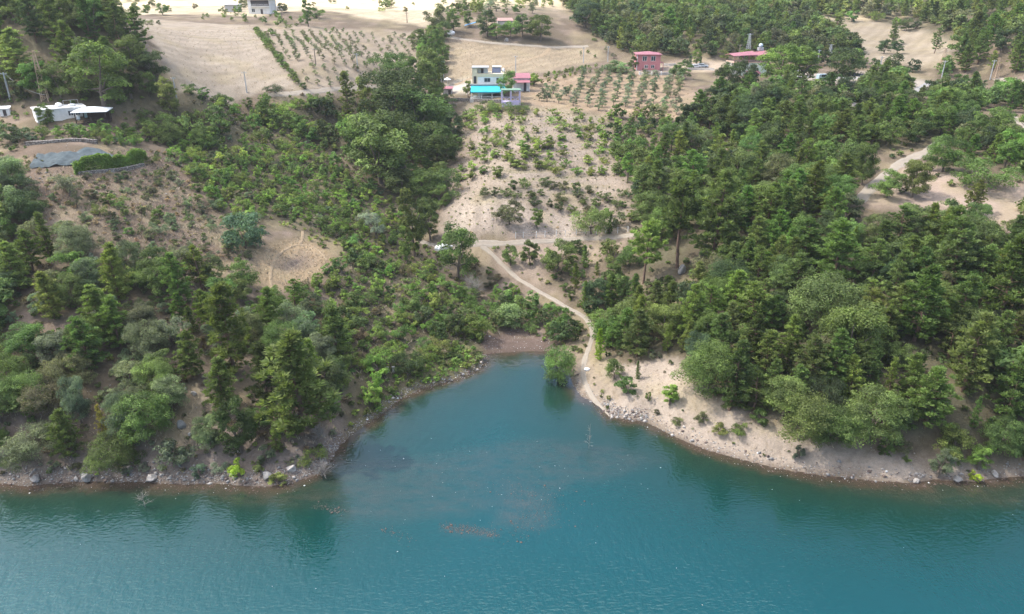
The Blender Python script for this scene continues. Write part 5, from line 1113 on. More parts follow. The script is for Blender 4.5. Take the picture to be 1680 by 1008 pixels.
q = np.concatenate([shore_spots(1, 2600, .0, 2.2, 0, 560), shore_spots(2, 1300, -.2, 1.3, 540, 800), shore_spots(3, 1500, -.2, 1.6, 930, 1680), shore_spots(4, 900, -.6, 2.0, 985, 1075)]); q = q[sd_land(q[:, 0], q[:, 1]) > -.4]
scatter_solids('rubble', q, (.035, .16), [ROCKM, PALER, BROWNS], [.4, .27, .33], 'loose stones strewn along the margin of the lake', 'stones', 5)
r_ = np.random.default_rng(9); q = np.concatenate([np.array(darts(px, sp, r_, 6)) for px, sp in [([(946,600),(1100,592),(1240,690),(1540,755),(1600,775),(1300,770),(1060,690)], 1.4), ([(-10,690),(320,600),(440,740),(540,740),(500,785),(-10,785)], 1.1), ([(740,345),(850,330),(1010,380),(1010,392),(735,396)], 1.3), ([(700,300),(760,180),(1000,195),(1035,300),(800,320)], 2.0), ([(40,250),(265,250),(350,400),(160,400),(60,350)], 1.3), ([(735,162),(830,170),(830,186),(740,182)], .7), ([(55,285),(95,280),(95,305),(60,312)], .45)]])
scatter_solids('hillside_stones', q, (.04, .15), [PALER, ROCKM], [.6, .4], 'pale stones lying scattered on the bare slopes', 'stones', 6)
DRIFT = plain('brown_drift', (.12, .075, .06), .9, .3, 4)
q = np.concatenate([shore_spots(11, 1500, -1.5, .4, 0, 560), shore_spots(12, 900, -.9, .3, 590, 800), shore_spots(13, 1300, -1.2, .3, 985, 1680)]); mud = np.array(darts(Z['mud'], .33, r_, 6))
q2 = []
for px, n in [([(728,864),(750,868),(775,868),(795,874),(812,877)], 420), ([(630,870),(650,876),(675,886)], 60), ([(822,800),(870,806),(900,830),(880,860),(840,866)], 420), ([(520,830),(560,838)], 120)]:
    c = smooth_line([at_z(u, v, 0)[:2] for u, v in px], .3); k = r_.integers(0, len(c), n); q2.append(c[k] + r_.normal(size=(n, 2)) * (np.array([.5, .45]) if n != 420 or px[0][0] == 728 else np.array([2.4, 1.4])))
qq = np.concatenate([q] + q2); qq = qq[sd_land(qq[:, 0], qq[:, 1]) < .1]
scatter_solids('floating_drift', qq, (.025, .075), [DRIFT, BROWNS], [.75, .25], 'brown pine chaff and bark drifting on the water', 'drift', 8, .25, .012, True)
scatter_solids('mud_debris', mud, (.04, .10), [DRIFT, WHITE, PALER], [.60, .16, .24], 'brown and white debris washed onto the mud at the cove head', 'debris', 9, .4)
q = np.concatenate([shore_spots(21, 130, -2.2, 1.2, 0, 560), shore_spots(22, 190, -.6, .9, 600, 800), shore_spots(23, 230, -2.2, 1.6, 950, 1680), np.array([at_z(u, v, 0)[:2] for u, v in zip(r_.uniform(560, 1100, 70), r_.normal(780, 40, 70))]), np.array([at_z(u, v, 0)[:2] for u, v in zip(r_.uniform(0, 1680, 24), r_.uniform(800, 1000, 24))])])
qa = q[sd_land(q[:, 0], q[:, 1]) < -.15]; qb = q[sd_land(q[:, 0], q[:, 1]) > .2]
scatter_solids('floating_litter', qa, (.022, .06), [WHITE, PALER], [.8, .2], 'scattered white bits of litter floating on the lake', 'litter', 10, .4, .03, True); scatter_solids('shore_litter', qb, (.04, .10), [WHITE, PALER], [.7, .3], 'white litter washed up along the shore', 'litter', 11, .4)
BARE = ('clearing', 'sandy_bank', 'mud', 'red_field', 'upper_field', 'stubble_field', 'house_field', 'house_yard', 'olive_ground', 'pink_yard', 'cutting', 'sunny_field')
PINE_T = ['mid', 'olive_green', 'mid', 'olive_green', 'fresh', 'yellow_green']; OAK_T = ['mid', 'mid', 'dark', 'mid', 'olive_green', 'fresh', 'deep', 'dull']
fill('spur', [(960,520),(1000,480),(1060,475),(1150,440),(1250,405),(1400,395),(1480,395),(1560,372),(1620,392),(1700,405),(1700,764),(1600,748),(1560,742),(1400,722),(1290,700),(1190,668),(1120,596),(1030,590),(985,575)], 2.95,
     [('pine_tree', .54, (6, 10), PINE_T), ('oak_tree', .42, (3.8, 6.8), OAK_T), ('young_pine', .10, (3.5, 6), ['mid', 'yellow_green', 'fresh'])], 'in wood above sandy bank', 'row up', 'from path', 1, BARE, hero=.62, rows=9)
fill('middle_wood', [(1060,300),(1110,300),(1180,300),(1280,318),(1385,322),(1400,352),(1380,392),(1250,402),(1150,432),(1070,462),(1035,440),(1040,400),(1048,350)], 3.5,
     [('oak_tree', .55, (4.5, 8), OAK_T), ('pine_tree', .45, (7, 11), PINE_T)], 'in wood behind umbrella pine', 'row up', 'from orchard', 1, BARE, rows=5)
fill('upper_wood', [(1062,300),(1090,262),(1125,205),(1180,165),(1230,160),(1300,150),(1400,160),(1480,172),(1560,185),(1620,195),(1690,235),(1690,290),(1620,272),(1560,258),(1530,238),(1450,242),(1400,250),(1385,300),(1280,308),(1180,296)], 3.8,
     [('oak_tree', .66, (4.5, 7.5), OAK_T), ('pine_tree', .34, (6, 9), PINE_T)], 'in wood below red hall', 'row up', 'from orchard', 1, BARE, rows=9)
fill('road_wood', [(1400,150),(1440,135),(1490,130),(1485,165),(1500,172),(1560,150),(1600,150),(1690,160),(1690,195),(1600,190),(1500,180),(1400,165)], 4.2,
     [('oak_tree', .6, (4, 6.5), OAK_T), ('pine_tree', .4, (5, 9), PINE_T)], 'in wood around concrete road', 'row back', 'from black awning', 1, BARE, rows=3)
fill('edge_wood', [(1535,128),(1560,100),(1590,72),(1640,72),(1700,88),(1700,122),(1620,122),(1560,126)], 5,
     [('oak_tree', .5, (4, 8), OAK_T), ('pine_tree', .5, (6, 11), PINE_T)], 'beside the upper field', 'row back', 'from lone pine', 1, BARE, rows=3)
fill('pavilion_wood', [(1080,90),(1180,98),(1240,92),(1330,95),(1400,98),(1450,112),(1520,116),(1520,122),(1400,112),(1300,110),(1190,104),(1090,96)], 5,
     [('oak_tree', .8, (3.5, 6), OAK_T), ('pine_tree', .2, (5, 8), PINE_T)], 'behind the red roofed hall', 'row back', 'from pink house', 1, BARE, rows=2)
HILLT = ['mid', 'mid', 'dark', 'dull', 'olive_green', 'mid', 'deep']
fill('hill', HILL_XY, 4.0,
     [('oak_tree', .8, (4.2, 7.5), HILLT), ('pine_tree', .2, (6, 10), PINE_T)], 'on far hill behind pink house', 'row up', 'from straw field', 1, BARE, rows=9)
fill('hill_foot', [(935,48),(1020,55),(1060,66),(1085,88),(1060,88),(1000,72),(945,66)], 5.0, [('oak_tree', .6, (2.6, 4.5), OAK_T), ('bush', .4, (1.5, 2.6), ['mid', 'grey_green'])], 'at foot of far hill', 'row up', 'from straw field', 1, BARE, skip=.35, rows=3)
fill('skyline_wood', [(1330,18),(1345,24),(1430,28),(1490,34),(1560,62),(1600,70),(1700,84),(1700,-20),(1500,-30),(1330,-20)], 5.4,
     [('oak_tree', .6, (4.5, 8), ['olive_green', 'mid', 'yellow_green', 'dull']), ('pine_tree', .4, (6, 10), PINE_T)], 'in sunny wood beyond upper field', 'row back', 'from wooded hill', 1, BARE, rows=6)
fill('ridge', RIDGE_XY, 4.0,
     [('pine_tree', .62, (8, 13.5), PINE_T), ('oak_tree', .38, (5, 9), OAK_T)], 'on ridge behind white house', 'row up', 'from pale pole', 1, BARE, rows=7)
fill('ridge_foot', [(-15,165),(20,160),(60,150),(130,158),(150,172),(110,172),(40,168),(-15,185)], 3.0, [('bush', .6, (1.4, 2.6), OAK_T), ('fruit_tree', .4, (2, 3.4), ['mid', 'fresh'])], 'on slope behind white house', 'row up', 'from pale pole', 1, BARE, skip=.35, rows=2)
SPT = ['mid', 'olive_green', 'grey_green', 'dull', 'mid', 'dark', 'grey_green']
fill('point', [(-15,410),(50,395),(130,410),(170,430),(250,440),(300,460),(380,462),(440,490),(500,500),(550,560),(560,640),(545,690),(500,722),(440,742),(380,748),(300,752),(150,760),(-15,766)], 3.15,
     [('oak_tree', .60, (3.6, 6.2), SPT), ('pine_tree', .20, (5.5, 10), PINE_T), ('bush', .30, (1.6, 2.6), ['grey_green', 'dull', 'silver', 'mid', 'brownish'])], 'on wooded shore below slope', 'row up', 'from far end', 1, BARE, skip=.03, rows=10, thin=.44)
fill('side', [(-15,300),(30,300),(70,330),(60,395),(-15,410)], 4.0, [('oak_tree', .8, (4.5, 7), ['dark', 'mid', 'grey_green', 'deep']), ('olive_tree', .2, (3, 4), ['grey_green'])], 'beside stone heap below net', 'row up', 'from far end', 1, BARE, rows=3)
TERT = ['fresh', 'lime', 'bright', 'lime', 'mid', 'yellow_green', 'fresh', 'bright']
fill('terrace', [(285,258),(330,244),(390,222),(480,222),(545,262),(590,305),(640,330),(668,372),(655,420),(640,460),(590,430),(560,395),(505,372),(440,352),(425,365),(440,395),(405,395),(385,372),(340,320),(300,285)], 2.3,
     [('fruit_tree', .78, (2.0, 3.3), TERT), ('bush', .16, (1.3, 2.4), ['mid', 'olive_green', 'grey_green', 'blue_green']), ('oak_tree', .04, (3, 4.0), ['mid', 'fresh'])], 'on terraces above straw clearing', 'row up', 'from round fig', 1, BARE, rows=9)
fill('cove_orchard', [(548,440),(560,400),(600,430),(660,440),(710,440),(740,470),(790,500),(800,530),(760,558),(720,590),(690,612),(640,640),(600,672),(572,690),(556,640),(545,560),(470,490),(500,474),(530,470)], 2.5,
     [('fruit_tree', .66, (2.5, 4.2), ['bright', 'fresh', 'lime', 'yellow_green', 'fresh', 'bright']), ('bush', .20, (1.5, 2.6), ['mid', 'bright', 'olive_green', 'brownish']), ('oak_tree', .14, (3, 4.6), ['mid', 'dark'])], 'on slope above cove', 'row up', 'from clearing', 1, BARE, skip=.05, rows=10, thin=.42)
fill('upper_scrub', [(222,196),(262,182),(300,160),(360,162),(440,166),(520,166),(560,165),(600,210),(575,262),(540,252),(480,215),(400,215),(330,246),(290,250),(230,225)], 2.7,
     [('fruit_tree', .45, (2.6, 4.4), TERT), ('oak_tree', .42, (3.6, 6), ['mid', 'dark', 'olive_green', 'fresh']), ('bush', .20, (1.4, 2.5), ['mid', 'olive_green', 'grey_green'])], 'in scrub below stubble field', 'row up', 'from pavilion', 1, BARE, skip=.04, rows=7, thin=.42)
fill('gully', [(560,165),(640,162),(700,172),(735,190),(742,230),(735,270),(715,320),(690,385),(650,330),(600,300),(580,262),(600,210)], 3.6,
     [('broadleaf_tree', .45, (5, 8.5), ['mid', 'dark', 'fresh']), ('oak_tree', .35, (3, 5), OAK_T), ('bush', .25, (1.5, 2.6), ['mid', 'grey_green'])], 'in gully below awning house', 'row up', 'from foot road', 1, BARE, hero=.7, rows=5)
fill('high_gully', [(690,60),(735,62),(728,100),(726,135),(700,150),(690,110)], 4.0, [('broadleaf_tree', .7, (4.5, 7.5), ['mid', 'fresh', 'olive_green']), ('oak_tree', .3, (3, 5), OAK_T)], 'in upper gully beside straw field', 'row up', 'from young olives', 1, BARE, hero=.7, rows=3)
fill('cove_head', [(800,505),(852,500),(905,506),(940,524),(955,545),(945,562),(915,562),(880,556),(850,534),(810,545),(795,535)], 2.5, [('bush', .5, (1.8, 3), ['mid', 'fresh', 'olive_green', 'bright']), ('oak_tree', .5, (2.8, 4.2), ['mid', 'dark', 'fresh'])], 'around head of cove', 'row back', 'from pale fig', 1, BARE, rows=4)
fill('path_scrub', [(905,430),(960,410),(1030,410),(1040,450),(1000,480),(960,500),(925,490),(900,470)], 2.9, [('oak_tree', .4, (3, 5), OAK_T), ('young_pine', .35, (3, 5.5), ['mid', 'fresh', 'yellow_green']), ('bush', .3, (1.5, 2.6), ['mid', 'olive_green'])], 'between path and level track', 'row up', 'from path', 1, BARE, rows=4)
fill('gully_foot', [(715,460),(780,425),(800,440),(830,470),(860,495),(800,505),(760,492)], 2.8, [('bush', .6, (1.6, 3), ['mid', 'fresh', 'dark', 'brownish']), ('fruit_tree', .4, (2.4, 3.6), ['bright', 'fresh'])], 'below path fork', 'row up', 'from terraces', 1, BARE, rows=3)
fill('orchard_edge', [(1000,196),(1040,190),(1100,200),(1095,250),(1062,296),(1045,350),(1038,385),(1020,340),(1010,260)], 3.0, [('fruit_tree', .5, (2.2, 3.6), ['bright', 'yellow_green', 'mid']), ('oak_tree', .4, (3, 5.2), OAK_T), ('bush', .2, (1.5, 2.6), ['olive_green', 'mid'])], 'between orchard and wood', 'row up', 'from orchard', 1, BARE, skip=.1, rows=6)
fill('orchard_scrub', [(700,310),(735,300),(760,240),(765,190),(735,200),(742,240),(725,290),(690,350)], 3.0, [('oak_tree', .5, (2.6, 4), OAK_T), ('bush', .5, (1.5, 2.6), ['mid', 'olive_green', 'grey_green'])], 'on gully rim by orchard', 'row up', 'from gully', 1, BARE, skip=.4, rows=5)
fill('cutting_scrub', [(790,322),(830,312),(905,305),(960,318),(1010,330),(1030,385),(1000,370),(950,350),(880,345)], 2.5, [('bush', .8, (1.4, 2.8), ['mid', 'dull', 'olive_green', 'dark']), ('oak_tree', .2, (2.4, 3.6), ['mid', 'dull'])], 'above the bare cutting', 'row up', 'from gully', 1, (), skip=.04, rows=3)
fill('dry_slope', [(60,345),(130,300),(200,262),(268,250),(335,300),(375,372),(420,430),(350,452),(250,432),(160,400)], 2.5, [('bush', 1, (.9, 2.3), ['olive_green', 'mid', 'grey_green', 'dull', 'grey_green'])], 'on slope below vine hedge', 'row up', 'from stone heap', 1, ('clearing',), skip=.16, rows=7)
fill('house_garden', [(-10,215),(20,205),(60,212),(120,212),(180,205),(225,225),(235,240),(190,245),(160,232),(80,226),(20,240)], 2.0, [('bush', .6, (1.4, 2.6), ['mid', 'fresh', 'bright', 'blue_green']), ('fruit_tree', .4, (2.2, 3.6), ['mid', 'fresh'])], 'in garden below white house', 'row up', 'from pale pole', 1, BARE, skip=.04, rows=3)
fill('sunny_bush', [(150,22),(330,4),(420,-5),(700,-10),(735,4),(720,34),(640,22),(520,22),(420,22),(300,30)], 15, [('bush', .8, (1.4, 2.6), ['olive_green', 'dull', 'yellow_green']), ('oak_tree', .2, (3, 4.5), ['mid', 'dull'])], 'in pale sunny field', 'row back', 'from ridge', 1, (), skip=.4, rows=3)
fill('farm', [(330,30),(380,22),(420,24),(470,30),(500,40),(480,50),(430,42),(380,34),(330,34)], 5.5, [('bush', .6, (1.2, 2.2), ['mid', 'bright', 'olive_green']), ('fruit_tree', .4, (2.4, 4), ['mid', 'fresh'])], 'around sunny white farmhouse', 'row back', 'from ridge', 1, (), skip=.15, rows=2)
fill('sunny_crest', [(735,40),(780,34),(860,24),(905,20),(900,-8),(820,-10),(750,-5),(738,10)], 5.2, [('oak_tree', .35, (3, 5), ['yellow_green', 'olive_green', 'mid']), ('olive_tree', .4, (3, 4.6), ['silver', 'grey_green']), ('bush', .25, (1.4, 2.4), ['yellow_green', 'olive_green'])], 'on crest above rusty roof', 'row back', 'from sunny field', 1, (), skip=.25, rows=5)
fill('far_ridge', [(150,8),(330,-2),(420,-12),(300,-24),(140,-20)], 6, [('oak_tree', .6, (4, 6), ['yellow_green', 'olive_green', 'mid']), ('pine_tree', .4, (6, 9), PINE_T)], 'on skyline above sunny field', 'row back', 'from ridge', 1, (), skip=.15, rows=3)
fill('bank', [(-10,745),(100,758),(200,766),(300,766),(430,760),(500,745),(540,735),(530,752),(450,778),(300,776),(100,778),(-10,774)], 1.9, [('bush', 1, (.8, 1.9), ['grey_green', 'dull', 'silver', 'olive_green'])], 'on rocky bank at water', 'row up', 'from far end', 1, (), skip=.25, rows=2)
fill('wall_bush', [(940,78),(1000,82),(1040,86),(1050,96),(1000,98),(950,96)], 4.5, [('olive_tree', .8, (2, 2.8), ['silver', 'grey_green']), ('bush', .2, (1.2, 2), ['mid'])], 'behind the pale figs', 'row back', 'from straw field', 1, (), skip=.2, rows=2)
ZROW = dict(spur=9, middle_wood=5, upper_wood=9, hill=9, ridge=7, point=10, terrace=9, cove_orchard=10, upper_scrub=7, skyline_wood=6)
# hedge along the young olive field, lemon hedge above the olive ground
def line_of(px, step, kind, hr, tints, zone, place, ref, jit=.5):
    ZONES[zone] = dict(place=place, row=None, ref=ref, way=1); c = smooth_line([at(u, v)[:2] for u, v in px], .4); s = np.r_[0, np.cumsum(np.hypot(*np.diff(c, axis=0).T))]
    for t in np.arange(0, s[-1], step):
        x, y = np.interp(t, s, c[:, 0]) + pr_.normal() * jit, np.interp(t, s, c[:, 1]) + pr_.normal() * jit
        plan(kind, x, y, pr_.uniform(*hr), tints[int(pr_.integers(len(tints)))], 1.0, None, zone)
line_of([(420,52),(440,75),(460,100),(480,128),(498,148)], 2.0, 'bush', (1.4, 2.4), ['mid', 'fresh', 'olive_green'], 'field_hedge', 'in hedge between stubble and young olives', 'from farmhouse', .35)
line_of([(872,132),(900,127),(930,121),(960,115),(985,111)], 2.6, 'fruit_tree', (1.6, 2.4), ['yellow_green', 'bright', 'olive_green'], 'lemon_row', 'in back hedge row above olive ground', 'from red sheds', .3)
line_of([(890,138),(920,131),(955,123),(985,117)], 3.6, 'fruit_tree', (1.3, 2.2), ['yellow_green', 'olive_green'], 'lemon_front', 'in front hedge row above olive ground', 'from red sheds', .3)
line_of([(975,632),(984,646),(996,660),(1008,674)], 1.6, 'bush', (.4, .8), ['yellow_green', 'olive_green'], 'verge', 'on green verge beside the path', 'from round shore tree', .3)
# olive ground: rows that climb towards the pink house
ZONES['olive_rows'] = dict(place='', row=None, ref='', way=1)
OL = [((882,165),(897,152),3),((897,168),(911,150),4),((918,170),(934,152),4),((942,174),(961,122),9),((963,176),(983,121),10),((981,183),(1000,122),11),((1007,174),(1019,122),9),((1026,176),(1039,124),10),((1046,184),(1061,127),10),((1067,185),(1078,125),11),((1086,192),(1101,126),12),((1108,188),(1116,128),9)]
for i, (a, b, n) in enumerate(OL):
    A = at(*a)[:2]; B = at(*b)[:2]
    for k in range(n):
        q = A + (B - A) * (k / max(1, n - 1)) + pr_.normal(size=2) * .35
        if blocked(q[0], q[1], .5, ()): continue
        plan('olive_tree', q[0], q[1], pr_.uniform(2.7, 3.4), ['grey_green', 'blue_green', 'silver', 'grey_green'][int(pr_.integers(4))], pr_.uniform(.85, 1.0), f'olive in the {ordw(i+1)} olive row from the lilac kiosk, {ordw(k+1)} tree up', 'olive_rows', 'olive trees in rows below the pink house')
# young olives on the slope between the stubble field and the gully
W = poly_xy([(420,56),(545,52),(684,62),(700,84),(668,112),(628,138),(600,143),(520,148),(502,140),(462,96)]); x0, y0 = W.min(0); x1, y1 = W.max(0)
for j, y in enumerate(np.arange(y0 + 1, y1, 5.0)):
    k = 0
    for x in np.arange(x0, x1, 3.6):
        xx, yy = x + (j % 2) * 2.0 + pr_.normal() * .3, y + pr_.normal() * .4 + (x - x0) * .06
        if not in_poly(np.array([xx]), np.array([yy]), W)[0] or pr_.random() < .10: continue
        k += 1
        plan('olive_tree', xx, yy, pr_.uniform(1.4, 2.3), ['grey_green', 'dull', 'mid', 'grey_green'][int(pr_.integers(4))], pr_.uniform(.8, 1.1), f'young olive in {ordw(j+1)} cross row above foot road, {ordw(k)} from field hedge', 'young_olives', 'young olives on the far slope')
# orchard bushes on the slope under the blue awning house
OW = ZW['orchard_slope']; yy = np.arange(185, 262, .25); rows_ = {}
for i, x in enumerate(np.arange(-16, 36, 3.9)):
    xs_ = x + (yy - 220) * (x / 220.0); zz = H(xs_, yy); q = zz / TSTEP + .35 * fbm(xs_ / 22, yy / 22, 61, 2)
    for k in range(12, 26):
        j = np.argmax(q > k + .35)
        if q[j] <= k + .35 or j == 0: continue
        px, py = xs_[j] + pr_.normal() * .45, yy[j] + pr_.normal() * .2; u, v, _d = project(np.array([px, py, float(H(px, py))]))
        if not (183 < v < 316 and in_poly(np.array([px]), np.array([py]), OW)[0]): continue
        if pr_.random() < (.10 if 805 < u < 935 and v > 235 else .20) or blocked(px, py, .4, ()) or ((HERO_XY[:, 0] - px) ** 2 + (HERO_XY[:, 1] - py) ** 2 < HERO_XY[:, 2] ** 2).any(): continue
        rows_.setdefault(k, []).append((u, v, px, py))
for n_, k in enumerate(sorted(rows_, reverse=True)):
    for j, (u, v, px, py) in enumerate(sorted(rows_[k])):
        big = 1.3 if 805 < u < 905 and 235 < v < 305 else 1.0
        plan('fruit_tree', px, py, pr_.uniform(2.0, 2.9) * big, ['lime', 'bright', 'lime', 'yellow_green'][int(pr_.integers(4))], pr_.uniform(1.2, 1.6), f'bushy fruit tree in {ordw(n_+1)} orchard terrace below awning house, {ordw(j+1)} from gully', 'orchard_rows', 'fruit trees on the orchard terraces')

# labels for the rest: where each stands in its wood, counted from something one can find
NOUN = dict(pine_tree='pine', umbrella_pine='pine', young_pine='young pine', oak_tree='oak', broadleaf_tree='broadleaf', fig_tree='fig', olive_tree='olive', fruit_tree='fruit tree', bush='bush')
def label_zones():
    for zn, z in ZONES.items():
        items = [d for d in PLANTS if d['zone'] == zn and not d['label']]
        if not items: continue
        n = max(1, int(round(math.sqrt(len(items) / 2.2)))); items.sort(key=lambda d: d['y']); nb = n if z['row'] else 1
        for b in range(nb):
            row = items[b * len(items) // nb:(b + 1) * len(items) // nb]
            cnt = {}
            for d in sorted(row, key=lambda d: z['way'] * d['u']):
                noun = NOUN[d['kind']]; cnt[noun] = cnt.get(noun, 0) + 1
                t = TWORD[d['tint']]
                rw = f"{ordw(b+1)} {z['row']}, " if z['row'] else ''
                d['label'] = f"{t} {noun} {z['place']}, {rw}{ordw(cnt[noun])} {z['ref']}"
                if len(d['label'].split()) > 16: raise SystemExit(d['label'])
                d['group'] = {'pine': 'pines of the wood', 'young pine': 'pines of the wood', 'oak': 'oaks of the wood', 'broadleaf': 'broadleaf trees of the gully', 'fruit tree': 'fruit trees of the slopes', 'olive': 'olive trees of the slopes', 'bush': 'bushes of the slopes'}.get(noun) + ' ' + z['place']
label_zones()
for sgn in (-1, 1):                                                     # the woods go on past both edges of the view
    Q = np.array([(sgn * a * y, y) for a, y in [(.74, 92), (.74, 430), (1.02, 400), (1.08, 200), (1.25, 95)]])
    for x, y in darts(Q, 5.2, pr_, 8):
        if float(sd_land(np.array([x]), np.array([y]))[0]) > 3 and fbm(np.array([x / 20]), np.array([y / 20]), 31, 3)[0] < .34:
            k = 'pine_tree' if pr_.random() < .4 else 'oak_tree'; plan(k, x, y, pr_.uniform(4.5, 9), ['mid', 'olive_green', 'dark', 'dull'][int(pr_.integers(4))], 1.1, 'tree', 'beyond')
def shows(d): return -25 < d['u'] < 1705 and d['v'] - d['px'] < 1010 and d['v'] > -2
CAP = dict(pine_tree=296, oak_tree=296, bush=290, fruit_tree=296, olive_tree=296, broadleaf_tree=290, fig_tree=290)
MASS = []
def plant_all():
    r = np.random.default_rng(5); by = {}
    for d in PLANTS: by.setdefault('pine_tree' if d['kind'] in ('umbrella_pine', 'young_pine') else d['kind'], []).append(d)
    for k, L in by.items():
        vis = [d for d in L if shows(d) and d['zone'] != 'beyond']; MASS.extend(d for d in L if not shows(d) or d['zone'] == 'beyond')
        vis.sort(key=lambda d: -(d['px'] + 1000 * (d['zone'] is None)))
        for d in vis[:CAP[k]]: put_plant(d, r)
        MASS.extend(vis[CAP[k]:])
        print('plants', k, len(L), 'shown', len(vis), 'own objects', min(CAP[k], len(vis)))
    sets = {'woodland': [], 'scrub': []}
    for d in MASS: sets['woodland' if d['kind'] in ('pine_tree', 'oak_tree', 'broadleaf_tree', 'young_pine') else 'scrub'].append(d)
    if sets['woodland']: merged('woodland', sets['woodland'], r, 'far small trees of the woods and hills read as one mass', 'woodland', .16)
    if sets['scrub']: merged('scrub', sets['scrub'], r, 'small far bushes and saplings scattered on the slopes', 'scrub', .16)
    print('mass', {k: len(v) for k, v in sets.items()})
plant_all()

# ---------------------------------------------------------------- ground cover
def undergrowth():
    r = np.random.default_rng(17); items = []
    for px, sp, tints, hr in [
      ([(960,520),(1000,480),(1060,470),(1250,400),(1400,392),(1480,392),(1700,400),(1700,770),(1560,750),(1400,735),(1290,712),(1190,680),(1120,600),(1030,595),(985,580)], 2.1, ['dark','mid','dull','olive_green'], (.5, 1.5)),
      ([(-15,400),(170,420),(300,455),(440,480),(550,550),(575,690),(520,745),(300,770),(-15,772)], 2.0, ['dull','grey_green','mid','brownish','olive_green'], (.4, 1.2)),
      ([(318,256),(480,205),(590,290),(690,390),(780,490),(800,540),(700,612),(575,700),(545,560),(540,440),(500,385),(420,350)], 1.25, ['fresh','bright','mid','olive_green','yellow_green','lime'], (.35, 1.0)),
      ([(600,690),(700,636),(790,606),(790,560),(720,590),(640,640),(580,700)], .9, ['yellow_green','lime','olive_green','bright'], (.6, 1.3)),
      ([(222,190),(440,160),(600,170),(590,290),(480,212),(330,250)], 2.0, ['mid','olive_green','dull','brownish'], (.4, 1.1)),
      ([(40,260),(150,255),(268,248),(330,300),(350,400),(400,430),(160,400),(60,350)], 1.35, ['strawy','dull','olive_green','grey_green','strawy'], (.3, .85)),
      ([(770,180),(1000,192),(1040,300),(1040,390),(740,400),(730,340)], 1.7, ['strawy','dull','olive_green','yellow_green','lime'], (.2, .5)),
      ([(1062,300),(1125,200),(1230,155),(1480,170),(1690,230),(1690,300),(1400,330),(1250,400),(1060,460),(1035,400)], 3.0, ['dark','mid','dull','olive_green'], (.6, 1.4)),
      ([(860,160),(1000,192),(1130,195),(1140,130),(960,122)], 4.5, ['dull','brownish'], (.2, .4)),
      ([(785,545),(800,505),(960,500),(985,560),(950,580),(900,566),(850,536)], 1.3, ['bright','mid','olive_green','yellow_green'], (.4, 1.0)),
      ([(790,402),(1040,395),(1030,480),(960,520),(900,470)], 1.8, ['olive_green','dull','bright','yellow_green'], (.3, .9)),
      ([(946,600),(1000,600),(1110,600),(1240,700),(1540,760),(1600,775),(1500,780),(1250,750),(1060,690),(960,640)], 3.2, ['dull','olive_green','grey_green'], (.15, .45)),
      ([(-15,745),(520,742),(520,780),(-15,790)], 1.2, ['grey_green','dull','silver','brownish','olive_green','yellow_green'], (.25, .75)),
      ([(-15,130),(60,125),(290,160),(220,240),(-15,260)], 2.2, ['dark','mid','olive_green','bright'], (.5, 1.2))]:
        for x, y in darts(px, sp, r, 6):
            if blocked(x, y, .2, ('clearing',)) or r.random() < .12: continue
            if float(sd_land(np.array([x]), np.array([y]))[0]) < .7: continue
            items.append(dict(kind='bush', x=x, y=y, z=float(H(x, y)), h=r.uniform(*hr), wf=r.uniform(.9, 1.5), tint=tints[int(r.integers(len(tints)))]))
    print('undergrowth', len(items))
    merged('undergrowth', items, r, 'low weeds and seedlings covering the ground between trees', 'undergrowth', .055)
undergrowth()
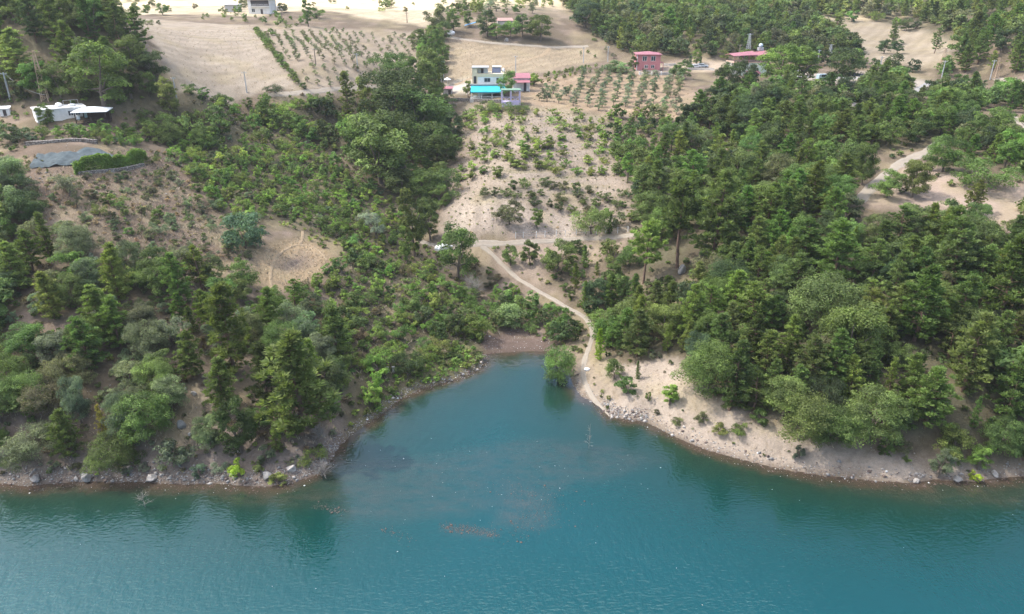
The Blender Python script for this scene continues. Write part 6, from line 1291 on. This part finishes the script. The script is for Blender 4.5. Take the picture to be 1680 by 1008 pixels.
def dry_grass():
    r = np.random.default_rng(19); V, T, n = [], [], 0
    for px, sp, hh in [([(60,300),(150,250),(268,248),(350,372),(420,430),(250,432),(60,350)], .75, .3), ([(405,415),(495,388),(548,432),(520,470),(425,460)], .7, .35), ([(760,172),(1000,192),(1040,300),(1040,385),(740,398),(730,340)], 1.0, .22),
                       ([(-15,680),(560,680),(540,745),(-15,784)], .9, .45), ([(945,600),(1110,592),(1240,690),(1540,755),(1250,745),(1060,690)], 1.2, .25), ([(480,470),(560,430),(700,430),(790,520),(780,600),(640,660),(560,620)], 1.1, .5),
                       ([(222,190),(440,160),(600,170),(480,212),(330,250)], 1.3, .5), ([(735,66),(980,80),(950,108),(740,140)], 1.5, .3), ([(170,30),(410,42),(492,150),(330,156),(215,80)], 1.9, .25)]:
        q = np.array(darts(px, sp, r, 5)); q = q[sd_land(q[:, 0], q[:, 1]) > .8]; m = len(q) * 5; c = np.repeat(q, 5, 0) + r.normal(size=(m, 2)) * .16
        z = H(c[:, 0], c[:, 1]); a = r.uniform(0, 6.28, m); w = r.uniform(.04, .09, m); h = hh * r.uniform(.5, 1.3, m); lx, ly = r.normal(size=(2, m)) * .7 * h
        dx, dy = np.cos(a) * w, np.sin(a) * w
        b0 = np.stack([c[:, 0] - dx, c[:, 1] - dy, z - .05], 1); b1 = np.stack([c[:, 0] + dx, c[:, 1] + dy, z - .05], 1); t1 = np.stack([c[:, 0] + lx + dx * .3, c[:, 1] + ly + dy * .3, z + h], 1); t0 = np.stack([c[:, 0] + lx - dx * .3, c[:, 1] + ly - dy * .3, z + h], 1)
        V.append(np.stack([b0, b1, t1, t0], 1)); T.append(r.uniform(.7, 1.25, m)); n += m
    Q = np.concatenate(V); t = NT('straw'); tone = t.attr('tone'); s = t.node('ShaderNodeVectorMath', operation='SCALE'); s.inputs[0].default_value = (.40, .33, .23); t.l.new(tone, s.inputs['Scale']); t.base(s.outputs[0]); t.set(Roughness=.8)
    me = np_mesh('dry_grass', Q.reshape(-1, 3), np.arange(n * 4).reshape(n, 4), [t.m], tone=np.concatenate(T))
    tag(link_mesh('dry_grass', me), 'tufts of dry straw coloured grass on the slopes', 'grass', kind='stuff'); print('grass', n)
dry_grass()

# ---------------------------------------------------------------- the summer haze that softens the far hills
def haze():
    b = MB().box(-1100, 1100, -700, 1100, -7.2, 128); o = b.build('haze', bpy.data.materials.new('haze_air')); m = o.data.materials[0]; m.use_nodes = True; n = m.node_tree; n.nodes.remove(n.nodes['Principled BSDF'])
    v = n.nodes.new('ShaderNodeVolumePrincipled'); v.inputs['Color'].default_value = (.88, .93, 1, 1); v.inputs['Density'].default_value = .00016; v.inputs['Anisotropy'].default_value = .2
    n.links.new(v.outputs[0], n.nodes['Material Output'].inputs['Volume']); tag(o, 'thin summer haze over the lake and hills', 'haze', kind='stuff')
haze()
